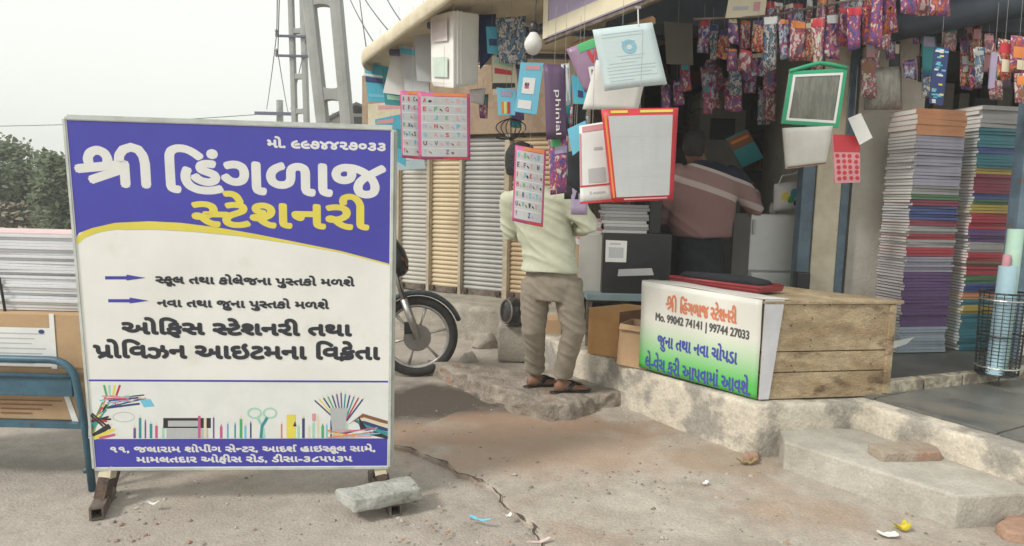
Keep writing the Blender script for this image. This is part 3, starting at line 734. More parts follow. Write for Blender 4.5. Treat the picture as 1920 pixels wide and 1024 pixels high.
PR(306, 784, 395, 803, 'black'); PR(315, 789, 376, 800, 'lightgrey'); PR(312, 804, 390, 822, 'lightgrey')
for i in range(4):
    for j in range(3): PR(329 + i * 10, 810 + j * 4, 336 + i * 10, 812.5 + j * 4, 'grey')
PR(371, 780, 376, 822, 'pink'); PR(382, 784, 387, 822, 'cream')
for cx in (477, 506): LN([(cx + 12 * math.cos(t * .35), 775 + 9 * math.sin(t * .35)) for t in range(19)], .008, 'mint')
LN([(482, 783), (492, 800), (495, 822)], .013, 'mint'); LN([(501, 783), (491, 800), (489, 822)], .013, 'teal')
PR(537, 778, 554, 822, 'yellow'); PL([(549, 800), (556, 800), (553, 790)], 'black'); PR(585, 776, 592, 790, 'rose')
for i in range(12): pencil(632 + i * 1.6, 790, 590 + i * 8.2, 737 + abs(i - 6) * 2.4, .0065, rnd.choice(['brown', 'green', 'yellow', 'red', 'teal', 'navy', 'violet', 'mint']))
PL([(618, 765), (652, 765), (644, 822), (624, 822)], 'lightgrey')
for i in range(5): PL([(652 + i * 5, 795 - i * 4 + 2), (680 + i * 2, 776 + i * 7), (727, 790 + i * 7), (727, 796 + i * 7), (676, 784 + i * 7)], ['brown', 'cream', 'navy', 'teal', 'black'][i])
for i in range(14): pencil(612 + rnd.uniform(0, 40), 806 + rnd.uniform(0, 15), 660 + rnd.uniform(0, 50), 803 + rnd.uniform(0, 18), .006, rnd.choice(['pink', 'orange', 'yellow', 'white', 'rose', 'black', 'sky']))
mb.build('printed_picture', None, sg)
# frame of square tube, legs and feet
RIM = M('sign_frame_paint', (.52, .55, .52), (.40, .42, .39), 8, .5)
def bar(p, q, w, d_, name, mat, parent, up=None):
    z = (q - p).normalized(); x = V((1, 0, 0)); x = (x - z * x.dot(z)).normalized() if abs(z.x) < .9 else (V((0, 0, 1)) - z * z.z).normalized(); y = z.cross(x)
    return MB().box((p + q) / 2, w, d_, (q - p).length / 2, (x, y, z)).build(name, mat, parent)
nb3 = sh.n
for p, q in ((TL, TR), (BL, BR)): bar(p - nb3 * .032, q - nb3 * .032, .019, .019, 'frame_rail', RIM, sg)
for p, q in ((TL, BL), (TR, BR)): bar(p - nb3 * .033, q - nb3 * .033, .018, .02, 'frame_rail', RIM, sg)
for p, q in ((TL, TR), (TR, BR), (BR, BL), (BL, TL)):
    mid = (TL + BR) / 2; e = (mid - (p + q) / 2).normalized() * -.004; bar(p + e + nb3 * .001, q + e + nb3 * .001, .005, .004, 'edge_trim', RIM, sg)
for top, f, back, dx in ((sh.pt(.035, 1), onz(181, 975, 0), onz(206, 925, 0), .02), (sh.pt(.965, 1), onz(742, 968, 0), onz(700, 900, 0), -.01)):
    base = f.lerp(back, .42); base.z = .045
    bar(top + V((0, .03, .02)), base.lerp(top, .62) + V((0, .02, 0)), .026, .024, 'leg_sleeve', CREAM, sg)
    bar(base.lerp(top, .64) + V((0, .02, 0)), base, .024, .024, 'leg', RUST, sg)
    f0, b0 = V((f.x, f.y, .027)), V((back.x, back.y, .027)); u_ = (b0 - f0).normalized(); sd_ = V((u_.y, -u_.x, 0))
    mb = MB(); L2 = (b0 - f0).length / 2; c_ = (f0 + b0) / 2; th_ = .004; a_ = .027
    for ox, oz, hx, hz_ in ((0, a_ - th_, a_, th_), (0, -a_ + th_, a_, th_), (a_ - th_, 0, th_, a_ - 2 * th_), (-a_ + th_, 0, th_, a_ - 2 * th_)):
        mb.box(c_ + sd_ * ox + V((0, 0, oz)), hx, L2, hz_, (sd_, u_, V((0, 0, 1))))
    mb.build('foot', STEEL, sg)
    bar(back.lerp(f, .12) + V((0, 0, .03)), base.lerp(top, .75) + V((0, .08, .02)), .022, .022, 'brace', RUST, sg)
# stone slab weighing the foot down
c_ = onz(742, 968, 0).lerp(onz(700, 900, 0), .55)
q = [onz(628, 940, .06), onz(662, 962, .06), onz(792, 938, .06), onz(770, 912, .06)]
o = chunk([(p.x, p.y) for p in q], .058, .115, .004, .006, 14, 2, .008, 'stone_slab', M('grey_stone', (.42, .42, .39), (.30, .30, .27), 9, .9, .6, 50, c3=(.18, .17, .15), s3=12, lo3=.62, hi3=.7),
          label='pale grey stone slab lying on the steel foot of the signboard', cat='stone', it=1)

# ================================================================ BLUE BENCH WITH BOXES AND PAPER
YB = 2.95
bn = root('steel_bench', V((-2.35, YB + .2, 0)), 'blue steel bench with tubular frame holding cardboard boxes', 'bench')
xr = at(168, 800, YB).x; xl = xr - 1.5
ztop = at(60, 674, YB).z; zseat = at(60, 800, YB).z
def arcp(c, r, a0, a1, n, f): return [f(c, r * math.cos(math.radians(a0 + (a1 - a0) * i / n)), r * math.sin(math.radians(a0 + (a1 - a0) * i / n))) for i in range(n + 1)]
rr = .11; yb = YB
pts = [V((xl - .01, yb, .0)), V((xl, yb, ztop - rr))] + [V((xl + rr - rr * math.cos(math.radians(a)), yb, ztop - rr + rr * math.sin(math.radians(a)))) for a in range(10, 91, 16)] + \
      [V((xr - .05 - rr + rr * math.sin(math.radians(a)), yb, ztop - rr + rr * math.cos(math.radians(a)))) for a in range(0, 91, 15)] + [V((xr - .02, yb, zseat)), V((xr, yb, 0))]
MB().tube(pts, .017, 10).build('back_frame', BLUEM, bn, smooth=True)
for x in (xl + .02, xr - .05):
    MB().tube([V((x, yb + .42, 0)), V((x, yb + .42, zseat))], .016, 10).build('leg', BLUEM, bn, smooth=True)
    MB().tube([V((x + .02, yb, zseat)), V((x, yb + .42, zseat))], .014, 8).build('seat_rail', BLUEM, bn, smooth=True)
    MB().tube([V((x + .02, yb, .09)), V((x, yb + .42, .09))], .012, 8).build('stretcher', BLUEM, bn, smooth=True)
za, zb2 = at(60, 704, YB).z, at(60, 742, YB).z
MB().box(((xl + xr) / 2 - .03, yb + .004, (za + zb2) / 2), (xr - xl) / 2 - .04, .008, (za - zb2) / 2).build('back_panel', BLUEM, bn, bevel=.004)
MB().tube([V((xl, yb - .004, za)), V((xr - .05, yb - .004, za))], .012, 8).build('back_rail', BLUEM, bn, smooth=True)
MB().box(((xl + xr) / 2 - .02, yb + .215, zseat), (xr - xl) / 2 - .02, .2, .012).build('seat', BLUEM, bn)
for v, yy in ((900, .40), (924, 0)): MB().tube([V((xl, yb + yy, at(60, v, yb + yy).z)), V((xr, yb + yy, at(60, v, yb + yy).z))], .011, 8).build('rung', BLUEM, bn, smooth=True)
# cardboard box on the seat, with paper label and tape
bx0, bx1 = at(-330, 700, YB + .05).x, at(160, 700, YB + .05).x; zt = at(60, 588, YB + .05).z
cb = root('cardboard_box', V(((bx0 + bx1) / 2, YB + .2, zseat + .014)), 'brown cardboard box with white paper label on the blue bench', 'box')
MB().box(((bx0 + bx1) / 2, YB + .235, (zseat + .014 + zt) / 2), (bx1 - bx0) / 2, .18, (zt - zseat - .014) / 2).build('carton', CARD, cb, bevel=.006)
q = Sheet(V((bx0, YB + .053, zt)), V((bx1, YB + .053, zt)), V((bx1, YB + .053, zseat)), V((bx0, YB + .053, zseat)), th=.001)
mb = MB(); a, b = q.px(-40, 612), q.px(105, 690); q.rect(mb, a[0], a[1], b[0], b[1], ink('white'), .0008)
for i in range(7):
    v = a[1] + .05 + i * .045; q.rect(mb, a[0] + .02, v, b[0] - .03 - rnd.uniform(0, .06), v + .010, ink('lightgrey'), .0014)
e = q.px(78, 622); q.poly(mb, [(e[0] + .012 * math.cos(t), e[1] + .02 * math.sin(t)) for t in [-k * .52 for k in range(12)]], ink('navy'), .0015)
mb.build('paper_label', None, cb)
mb = MB(); a, b = q.px(92, 588), q.px(104, 690); q.poly(mb, [a, (a[0], a[1] + .5), (a[0] + .022, a[1] + .5), (a[0] + .018, a[1])], ink('white'), .0018)
a = q.px(120, 742); q.poly(mb, [a, (a[0] + .03, .995), (a[0] + .055, .995), (a[0] + .02, a[1])], ink('white'), .0018); mb.build('tape', None, cb)
mb = MB(); a, b = q.px(0, 748), q.px(118, 770)
for i in range(4): q.rect(mb, a[0], a[1] + i * .04, b[0] - .04 * i, a[1] + i * .04 + .012, ink('brown'), .0012)
mb.build('printing', None, cb)
mb = MB(); v = q.px(100, 688)[1]; q.rect(mb, 0, v, 1, v + .012, M('cardboard_fold', (.34, .22, .12)), .001); mb.build('fold', None, cb)
# stack of plain notebooks on the box
rnd = random.Random(11); z = zt + .003; k = 0
x0, x1 = at(-200, 500, YB + .1).x, at(150, 500, YB + .1).x; zt2 = at(60, 440, YB + .1).z; n = 26; h = (zt2 - z) / n
o0 = MB().box((0, 0, h / 2), (x1 - x0) / 2, .16, h / 2 * .94).build('notebook', M('notebook_edge', (.68, .69, .71), (.56, .57, .60), 40, .8, stretch=(1, 1, 18)), base=False, bevel=.0015)
for i in range(n):
    o = o0 if i == 0 else o0.copy()
    if i: COL.objects.link(o)
    o.location = ((x0 + x1) / 2 + rnd.uniform(-.01, .006), YB + .27 + rnd.uniform(-.012, .012), z + i * h); o.rotation_euler.z = rnd.uniform(-.02, .02)
    setp(o, 'white edged notebook in the tall stack on the cardboard box', 'notebook', 'notebooks stacked on the box')
o = o0.copy(); o.data = o0.data.copy(); o.data.materials[0] = plain('pale_pink_cover', (.66, .5, .5), .6); COL.objects.link(o); o.location = ((x0 + x1) / 2 - .02, YB + .27, z + n * h); o.scale.z = .6
setp(o, 'pale pink covered notebook topmost on the stack on the cardboard box', 'notebook', 'notebooks stacked on the box')
MB().tube([at(-2, 520, YB + .1), at(4, 550, YB + .09), at(10, 586, YB + .09)], .006, 6).build('black_strap', BLACK, label='black strap hanging down the stack of notebooks', cat='strap')

# ================================================================ MOTORCYCLE
WC = at(782, 642, 5.05); R_ = .315
RED = M('red_tank_paint', (.22, .015, .015), None, 6, .25); BPT = M('black_paint', (.02, .021, .024), None, 6, .25)
mt = root('motorcycle', V((WC.x - .65, WC.y, 0)), 'black motorcycle with alloy front wheel parked behind the signboard', 'motorcycle')
WC.z = R_ + .004
fw = V((.985, .17, 0)).normalized(); ax = V((-fw.y, fw.x, 0)); UP = V((0, 0, 1))
def wheel(c, nm):
    t = MB(); t.tube([c + fw * (math.cos(a) * (R_ - .036)) + UP * (math.sin(a) * (R_ - .036)) for a in [2 * math.pi * i / 44 for i in range(44)]], .036, 12, closed=True)
    wh = t.build('wheel_tyre', RUBBER, mt, smooth=True)
    t = MB(); t.tube([c + fw * (math.cos(a) * (R_ - .072)) + UP * (math.sin(a) * (R_ - .072)) for a in [2 * math.pi * i / 44 for i in range(44)]], .017, 8, closed=True)
    t.build('rim', CHROME, wh, smooth=True)
    for k in range(6):
        a = 2 * math.pi * k / 6 + .25; d_ = fw * math.cos(a) + UP * math.sin(a); s_ = ax.cross(d_)
        MB().loft([(c + d_ * .03, s_ * .018, ax * .014), (c + d_ * .12, s_ * .008, ax * .009), (c + d_ * (R_ - .074), s_ * .013, ax * .010)], 8).build('spoke', CHROME, wh, smooth=True)
    MB().lathe(c - ax * .05, [(.03, 0), (.055, .01), (.055, .09), (.03, .1)], ax, 16).build('hub', CHROME, wh, smooth=True)
    MB().lathe(c - ax * .058, [(.105, 0), (.105, .004)], ax, 24).build('brake_disc', M('disc_steel', (.3, .29, .28), None, 9, .35, metal=.8), wh)
    MB().box(c - ax * .07 + fw * -.07 + UP * .08, .03, .018, .045, (fw, ax, UP)).build('brake_caliper', BLACK, wh, bevel=.006)
    return wh
wheel(WC, 'front'); RC = WC - fw * 1.25; wheel(RC, 'rear')
# front mudguard
mb = MB(); secs = []
for i in range(15):
    a = math.radians(22 + 120 * i / 14); d_ = fw * math.cos(a) + UP * math.sin(a); secs.append((WC + d_ * (R_ + .028), ax * .062, d_ * .02))
mb.loft(secs, 12); mb.build('mudguard', M('mudguard_paint', (.025, .04, .055), None, 6, .25), mt, smooth=True)
head = WC - fw * .21 + UP * .60
for s_ in (-1, 1):
    MB().tube([WC + ax * (.075 * s_), WC.lerp(head, .5) + ax * (.075 * s_)], .027, 10).build('fork_leg', CHROME, mt, smooth=True)
    MB().tube([WC.lerp(head, .48) + ax * (.075 * s_), head + ax * (.075 * s_)], .018, 10).build('fork_tube', CHROME, mt, smooth=True)
    MB().tube([head + UP * .05, head + UP * .12 + ax * .2 * s_, head + UP * .12 + ax * .34 * s_ - fw * .1], .012, 8).build('handlebar', BLACK, mt, smooth=True)
    MB().tube([head + UP * .12 + ax * .22 * s_, head + UP * .26 + ax * .3 * s_], .006, 6).build('mirror_stem', BLACK, mt)
    MB().lathe(head + UP * .28 + ax * .3 * s_ , [(.02, -.015), (.055, -.006), (.055, .004), (.03, .01)], -fw, 16).build('mirror', BLACK, mt, smooth=True)
MB().lathe(head + fw * .02 - UP * .03, [(.04, -.06), (.085, -.01), (.09, .04), (.07, .06), (.01, .068)], fw, 20).build('headlight', CHROME, mt, smooth=True)
MB().loft([(head - fw * .05 + UP * .02, ax * .10, UP * .13), (head + fw * .05 - UP * .0, ax * .12, UP * .15), (head + fw * .11 - UP * .03, ax * .09, UP * .10), (head + fw * .14 - UP * .05, ax * .04, UP * .04)], 16).build('cowl', BPT, mt, smooth=True)
MB().tube([head + fw * .09 + UP * .02 - ax * .09, head + fw * .13 - UP * .07 - ax * .05], .012, 8).build('cowl_stripe', RED, mt, smooth=True)
MB().tube([head + UP * .1 - ax * .05, head - fw * -.08 - UP * .2 - ax * .09, WC.lerp(head, .25) - ax * .085], .006, 6).build('brake_hose', BLACK, mt, smooth=True)
MB().loft([(head - fw * .08 + UP * .0, ax * .06, UP * .06), (head - fw * .22 + UP * .03, ax * .13, UP * .11), (head - fw * .42 + UP * .0, ax * .12, UP * .10), (head - fw * .56 - UP * .05, ax * .07, UP * .06)], 16).build('tank', RED, mt, smooth=True)
MB().loft([(head - fw * .52 - UP * .01, ax * .08, UP * .04), (head - fw * .8 - UP * .03, ax * .13, UP * .05), (head - fw * 1.15 + UP * .02, ax * .11, UP * .05)], 14).build('seat', BLACK, mt, smooth=True)
MB().loft([(head - fw * .14 - UP * .26, ax * .10, UP * .08), (head - fw * .3 - UP * .34, ax * .15, UP * .17), (head - fw * .5 - UP * .36, ax * .14, UP * .14), (head - fw * .6 - UP * .36, ax * .08, UP * .08)], 14).build('engine', CHROME, mt, smooth=True)
MB().tube([head - fw * .04, head - fw * .12 - UP * .4, head - fw * .5 - UP * .5, RC], .022, 8).build('frame_tube', BPT, mt, smooth=True)
MB().tube([head - fw * .1, head - fw * .6 - UP * .08, head - fw * 1.1 - UP * .06], .02, 8).build('frame_tube', BPT, mt, smooth=True)
MB().tube([head - fw * .2 - UP * .5 - ax * .12, RC - ax * .13 - UP * .02, RC - ax * .13 - fw * .25 + UP * .06], [.02, .04, .035], 10).build('exhaust', CHROME, mt, smooth=True)
mb = MB(); secs = []
for i in range(12):
    a = math.radians(60 + 110 * i / 11); d_ = fw * math.cos(a) + UP * math.sin(a); secs.append((RC + d_ * (R_ + .03), ax * .07, d_ * .012))
mb.loft(secs, 10); mb.build('rear_mudguard', BPT, mt, smooth=True)
MB().tube([RC + fw * .5 + ax * .1 - UP * .05, RC + fw * .42 + ax * .22 - UP * .30], .01, 6).build('side_stand', BLACK, mt)

# ================================================================ CRATE AND BANNER
p0 = onz(1420, 750, ZP + .006); pl_ = onz(1206, 693, ZP + .006); pr_ = onz(1664, 742, ZP + .006)
zc = at(1426, 566, p0.y).z
pbk = pl_ + pr_ - p0; eL = (pl_ - p0).normalized(); eR = (pr_ - p0).normalized()
nL = V((eL.y, -eL.x, 0)); nL = nL if nL.dot(V((-1, -1, 0))) > 0 else -nL
nR = V((eR.y, -eR.x, 0)); nR = nR if nR.y < 0 else -nR
LL, LR = (pl_ - p0).length, (pr_ - p0).length
cr = root('wooden_crate', V((p0.x, p0.y, ZP + .006)), 'worn plywood counter box standing at the platform corner under a printed banner', 'crate')
ins = .02
core = [p0 + eL * ins + eR * ins, pr_ + eL * ins - eR * ins, pbk - eL * ins - eR * ins, pl_ - eL * ins + eR * ins]
zc2 = zc - .012
MB().prism([(p.x, p.y) for p in core], ZP + .006, zc2).build('carcass', M('crate_inner', (.3, .2, .1), None, 4, .85), cr)
UPV = V((0, 0, 1)); Hc = zc2 - ZP - .006
for (a, b) in ((.0, .28), (.285, .50), (.505, 1.0)):
    z0_, z1_ = ZP + .008 + Hc * a, ZP + .006 + Hc * b - .002
    MB().box(p0.lerp(pr_, .5) - nR * .008 + V((0, 0, (z0_ + z1_) / 2 - p0.z)), LR / 2 - .004, .010 + rnd.uniform(-.001, .003), (z1_ - z0_) / 2, (eR, nR, UPV)).build('plank', WOOD, cr, bevel=.003)
MB().box(pr_ - eR * .02 + nR * .004 + V((0, 0, (ZP + zc2) / 2 - p0.z + .01)), .02, .010, Hc / 2 - .012, (eR, nR, UPV)).build('corner_batten', WOOD, cr, bevel=.003)
MB().prism([(p.x, p.y) for p in (p0 + nR * .015, pr_ + nR * .02 + eR * .04, pbk + eR * .04, pl_)], zc2, zc + .006).build('lid', WOOD, cr, bevel=.004)
for i in range(14):
    q_ = p0.lerp(pr_, .2 + .77 * rnd.random()) + nR * .004; MB().lathe(V((q_.x, q_.y, ZP + .02 + Hc * rnd.choice((.05, .27, .33, .53, .6, .75, .82, .96)))), [(.004, 0), (.004, .003)], nR, 8).build('nail', RUST, cr)
# banner: left face, wrapped round the corner and over the top
bt = root('vinyl_banner', V((p0.x, p0.y, ZP + .01)), 'white to green vinyl banner with Gujarati and phone lettering wrapped on the crate', 'banner')
zl_top = at(1221, 527, pl_.y).z; zl_bot = at(1206, 692, pl_.y).z
B_tl = V((pl_.x, pl_.y, zl_top)) + nL * .012 + eL * .03; B_bl = V((pl_.x, pl_.y, ZP + .02)) + nL * .012 + eL * .03
B_tr = V((p0.x, p0.y, zc + .012)) + nL * .012; B_br = V((p0.x, p0.y, ZP + .012)) + nL * .012
bs = Sheet(B_tl, B_tr, B_br, B_bl, th=.003, wave=.007, seed=4)
def grad(name, lo, hi, z0, z1):      # printed colour gradient of the banner itself
    m = bpy.data.materials.new(name); m.use_nodes = True; t = m.node_tree; b = t.nodes['Principled BSDF']; b.inputs['Roughness'].default_value = .38
    tc = t.nodes.new('ShaderNodeTexCoord'); sp = t.nodes.new('ShaderNodeSeparateXYZ'); r = t.nodes.new('ShaderNodeMapRange'); r.inputs[1].default_value = z0; r.inputs[2].default_value = z1
    x = t.nodes.new('ShaderNodeMix'); x.data_type = 'RGBA'; x.inputs[6].default_value = (*lo, 1); x.inputs[7].default_value = (*hi, 1)
    t.links.new(tc.outputs['Object'], sp.inputs[0]); t.links.new(sp.outputs[2], r.inputs[0]); t.links.new(r.outputs[0], x.inputs[0]); t.links.new(x.outputs[2], b.inputs['Base Color']); return m
BG = grad('banner_gradient', (.10, .50, .10), (.72, .71, .66), .07, .33)
bs.body('face', BG, bt, nx=20, ny=14)
s2a = B_tr + nL * -.0 ; 
bs2 = Sheet(B_tr - nL * .012 + nR * .014, B_tr - nL * .012 + nR * .014 + eR * .115, B_br - nL * .012 + nR * .014 + eR * .06, B_br - nL * .012 + nR * .014, th=.003)
bs2.body('side_flap', M('banner_back', (.60, .60, .64), None, 5, .45), bt)
wt = Sheet(V((pl_.x, pl_.y, zl_top + .004)) + eR * .16 + nL * .0, V((p0.x, p0.y, zc + .016)) + eR * .16, B_tr + V((0, 0, .004)), B_tl + V((0, 0, .004)), th=.003, wave=.005)
wt.body('top_flap', M('banner_top', (.70, .69, .65), None, 5, .45), bt)
ORG, DBL, GRY = plain('banner_orange', (.66, .22, .12), .45), plain('banner_blue', (.06, .08, .35), .45), plain('banner_grey', (.10, .10, .10), .45)
for s_, x0, yt, yb_, x1, m_, bd in (('{sri} િહંગળાજ {s}ટેશનરી', 1249, 551, 582, 1381, ORG, .0035), ('Mo. 99042 74141 | 99744 27033', 1229, 586, 605, 1404, GRY, .0025), ('જુના તથા નવા ચોપડા', 1233, 619, 656, 1382, DBL, .0032), ('લે-વેચ કરી આપવામાં આવશે.', 1210, 656, 689, 1408, DBL, .0030)):
    def B(x, y): return bs.inv(onplane(x, y, bs.c[0], bs.n))
    a = B(x0, yt); b = B(x0, yb_); yr = (yt + yb_) / 2 + (x1 - x0) * .2; c = B(x1, yr)
    mb = MB(); bs.text(mb, s_, b[0], a[1], c[0], b[1], m_, off=.002, bold=bd, nb=6); mb.build('lettering', None, bt)
# red rimmed tray with dark bag on the crate
tz = zc + .022
qt = [V((pl_.x, pl_.y, 0)) + eR * .17 + eL * .02, V((p0.x, p0.y, 0)) + eR * .17 + eL * .20, V((p0.x, p0.y, 0)) + eR * .42 + eL * .30, V((pl_.x, pl_.y, 0)) + eR * .42 + eL * .02]
ty = root('plastic_tray', (sum(qt, V()) / 4) + V((0, 0, tz)), 'red rimmed tray with a dark bag on the banner covered crate', 'tray')
REDP = M('red_plastic', (.26, .02, .028), None, 8, .4)
MB().prism([(p.x, p.y) for p in qt], tz, tz + .012).build('tray_bottom', REDP, ty)
MB().tube([V((p.x, p.y, tz + .030)) for p in qt], .011, 8, closed=True).build('rim', REDP, ty, smooth=True)
for a, b in zip(qt, qt[1:] + qt[:1]):
    m_ = (a + b) / 2; d_ = (b - a).normalized(); MB().box(V((m_.x, m_.y, tz + .02)), (b - a).length / 2, .006, .010, (d_, V((-d_.y, d_.x, 0)), UPV)).build('tray_side', REDP, ty)
cq = sum(qt, V()) / 4
mb = MB(); mb.loft([(cq - eL * -.30 + V((0, 0, tz + .045)), eR * .04, UPV * .02), (cq + eL * .15 + V((0, 0, tz + .042)), eR * .09, UPV * .03), (cq - eL * .1 + V((0, 0, tz + .045)), eR * .09, UPV * .036), (cq - eL * .24 + V((0, 0, tz + .04)), eR * .05, UPV * .028)], 16)
o = mb.build('dark_bag', CLOTHBK, None, smooth=True, label='black cloth bag lying in the red rimmed tray', cat='bag')

# ================================================================ COUNTER AND INTERIOR
def pbox(name, mat, u0, u1, v0, v1, Y, depth, parent=None, bevel=0.0, zbase=None, yaw=0.0, **kw):      # block whose front face covers these pixels at distance Y
    a, b = at(u0, v1, Y), at(u1, v0, Y); z0 = zbase if zbase is not None else at((u0 + u1) / 2, v1, Y).z; z1 = at((u0 + u1) / 2, v0, Y).z
    xm = (at(u0, (v0 + v1) / 2, Y).x + at(u1, (v0 + v1) / 2, Y).x) / 2; hw = (at(u1, (v0 + v1) / 2, Y).x - at(u0, (v0 + v1) / 2, Y).x) / 2
    c, s_ = math.cos(yaw), math.sin(yaw)
    return MB().box((xm, Y + depth / 2, (z0 + z1) / 2), hw, depth / 2, (z1 - z0) / 2, (V((c, s_, 0)), V((-s_, c, 0)), V((0, 0, 1)))).build(name, mat, parent, bevel=bevel, **kw)
zt_ = at(1160, 556, 4.85).z
ct = root('counter_table', V((.95, 5.1, ZP)), 'low shop counter with pale blue edged top beside the crate', 'table')
pbox('table_top', M('pale_blue_top', (.26, .36, .40), None, 8, .5), 1100, 1262, 553, 565, 4.85, .7, ct, bevel=.004)
for u in (1106, 1255):
    for dy in (.03, .64): p = at(u, 560, 4.85); MB().box((p.x, 4.85 + dy, (ZP + zt_ - .04) / 2), .02, .02, (zt_ - ZP - .05) / 2).build('leg', STEEL, ct)
pbox('white_board', M('white_panel', (.60, .58, .54), None, 4, .7), 1086, 1132, 440, 552, 5.0, .04, zbase=zt_ + .004, label='plain white board standing on the counter beside the black cabinet', cat='board')
bc = root('black_cabinet', V((1.05, 4.95, zt_ + .004)), 'black glossy cabinet with a pasted white notice on the counter', 'cabinet')
pbox('case', BLACK, 1130, 1258, 438, 552, 4.92, .4, bc, bevel=.008, zbase=zt_ + .004)
q = pxsheet([(1136, 450), (1176, 452), (1174, 492), (1135, 491)], 4.915); q.body('notice', PAPER, bc, nx=1, ny=1)
mb = MB(); q.rect(mb, .15, .32, .85, .8, ink('grey'), .001); q.rect(mb, .2, .12, .7, .2, ink('grey'), .001); mb.build('printing', None, bc)
q = pxsheet([(1160, 505), (1222, 503), (1226, 516), (1158, 518)], 4.915); q.body('torn_strip', GREYP, bc, nx=1, ny=1)
# papers piled on the cabinet
z0 = at(1180, 438, 4.95).z; z1 = at(1180, 384, 4.95).z; n = 9; h = (z1 - z0) / n; rnd = random.Random(5)
PC = [M('pile_a', (.42, .42, .42), None, 30, .8, stretch=(1, 1, 12)), M('pile_b', (.30, .30, .31), None, 30, .8, stretch=(1, 1, 12)), M('pile_c', (.55, .55, .54), None, 30, .8, stretch=(1, 1, 12))]
for i in range(n):
    k = rnd.randrange(3); j = rnd.uniform(-3, 3)
    a, b = at(1134 + j, 400, 4.95), at(1216 + j, 400, 4.95)
    MB().box(((a.x + b.x) / 2, 5.1, z0 + h * (i + .5)), (b.x - a.x) / 2, .15, h * .46).build('paper_pad', PC[k], bevel=.002, label=['grey', 'dark grey', 'whitish'][k] + ' paper pad in the pile on the black cabinet', cat='paper pad', group='paper pads on the cabinet')
pbox('dark_file', BLACK, 1218, 1240, 372, 438, 4.98, .25, bevel=.003, label='black box file standing beside the paper pile on the cabinet', cat='file')
# pink edged notebooks beside the customer
a = at(1112, 432, 5.0); n = 9
for i in range(n):
    z = zt_ + .37 + i * .0225
    MB().box((a.x - .02 + rnd.uniform(-.005, .005), 5.12, z), .085, .1, .0105).build('exercise_book', [ink('white'), ink('rose')][i % 3 == 2], bevel=.002, label=('rose' if i % 3 == 2 else 'white') + ' exercise book in the pile between customer and cabinet', cat='book', group='exercise books on the counter')
pbox('book_rest', CARD, 1086, 1134, 441, 470, 5.06, .2, zbase=zt_ + .01, label='small brown carton under the exercise books on the counter', cat='box')
# cartons on the platform below the counter
cx = root('tall_carton', at(1135, 665, 4.75), 'tall orange and brown carton under the counter edge', 'box')
pbase = onz(1158, 672, ZP + .004); pl2 = onz(1101, 662, ZP + .004); pr2 = pbase + V((.30, .22, 0))
zt4 = at(1120, 563, 4.7).z
mb = MB(); bk = pl2 + pr2 - pbase
mb.prism([(p.x, p.y) for p in (pbase, pr2, bk, pl2)], ZP + .004, min(zt4, zt_ - .05)); o = mb.build('carton', CARDO, cx, bevel=.004)
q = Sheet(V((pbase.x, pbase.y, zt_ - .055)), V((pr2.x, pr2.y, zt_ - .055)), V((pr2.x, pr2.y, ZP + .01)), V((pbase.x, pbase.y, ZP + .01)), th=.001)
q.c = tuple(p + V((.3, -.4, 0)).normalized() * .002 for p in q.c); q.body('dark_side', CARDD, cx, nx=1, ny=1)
c2 = root('open_carton', onz(1180, 690, ZP), 'small open light cardboard carton leaning against the crate', 'box')
a_, b_ = onz(1156, 682, ZP + .004), onz(1212, 694, ZP + .004); dv = V((.12, .20, 0))
zt5 = at(1180, 608, a_.y).z
lean = V((.012, .0, 0))
for p, q_ in ((a_, b_), (b_, b_ + dv), (b_ + dv, a_ + dv), (a_ + dv, a_)):
    Sheet(p + V((0, 0, zt5 - ZP)) + lean, q_ + V((0, 0, zt5 - ZP)) + lean, q_, p, th=.005).body('carton_side', CARD, c2, nx=1, ny=1)
Sheet(a_ + V((0, 0, zt5 - ZP)) + lean, b_ + V((0, 0, zt5 - ZP)) + lean, b_ + V((.02, -.03, zt5 - ZP - .03)), a_ + V((.0, -.03, zt5 - ZP - .03)), th=.004).body('flap', CARD, c2, nx=1, ny=1)
MB().prism([(p.x, p.y) for p in (a_, b_, b_ + dv, a_ + dv)], ZP + .003, ZP + .01).build('carton_bottom', CARD, c2)
pbox('carton', CARD, 1022, 1052, 600, 640, 5.3, .25, zbase=.0, bevel=.004, label='plain cardboard carton behind the legs of the standing customer', cat='box')
# white fridge with plastic bag on top
fr = root('white_fridge', V((at(1450, 500, 5.15).x, 5.3, .396)), 'small white fridge beside the blue door post', 'fridge')
FW = M('fridge_white', (.62, .63, .62), (.55, .56, .55), 3, .35)
pbox('cabinet', FW, 1404, 1496, 402, 600, 5.15, .42, fr, bevel=.012, zbase=.396)
pbox('door', FW, 1406, 1494, 405, 508, 5.12, .028, fr, bevel=.008); pbox('lower_door', FW, 1406, 1494, 512, 575, 5.12, .028, fr, bevel=.008)
pbox('handle', M('fridge_handle', (.4, .42, .42), None, 5, .4), 1412, 1417, 412, 440, 5.10, .018, fr, bevel=.003)
bgp = pxsheet([(1452, 345), (1502, 338), (1500, 392), (1450, 396)], 5.2, th=.01)
pk = bgp.body('printed_bag', PAPER, None, pillow=.05, label='white plastic bag with coloured print on top of the fridge', cat='bag')
mb = MB()
for u, v, r, k in ((.35, .5, .16, 'yellow'), (.55, .62, .14, 'green'), (.68, .42, .17, 'cyan'), (.78, .75, .12, 'navy')): bgp.poly(mb, [(u + r * math.cos(-t * .6), v + r * math.sin(-t * .6)) for t in range(10)], ink(k), .003)
mb.build('printing', None, pk)
MB().tube([at(1458, 350, 5.2), at(1466, 330, 5.2), at(1490, 326, 5.2), at(1500, 318, 5.2)], .006, 6).build('bag_handle', PAPER, pk)
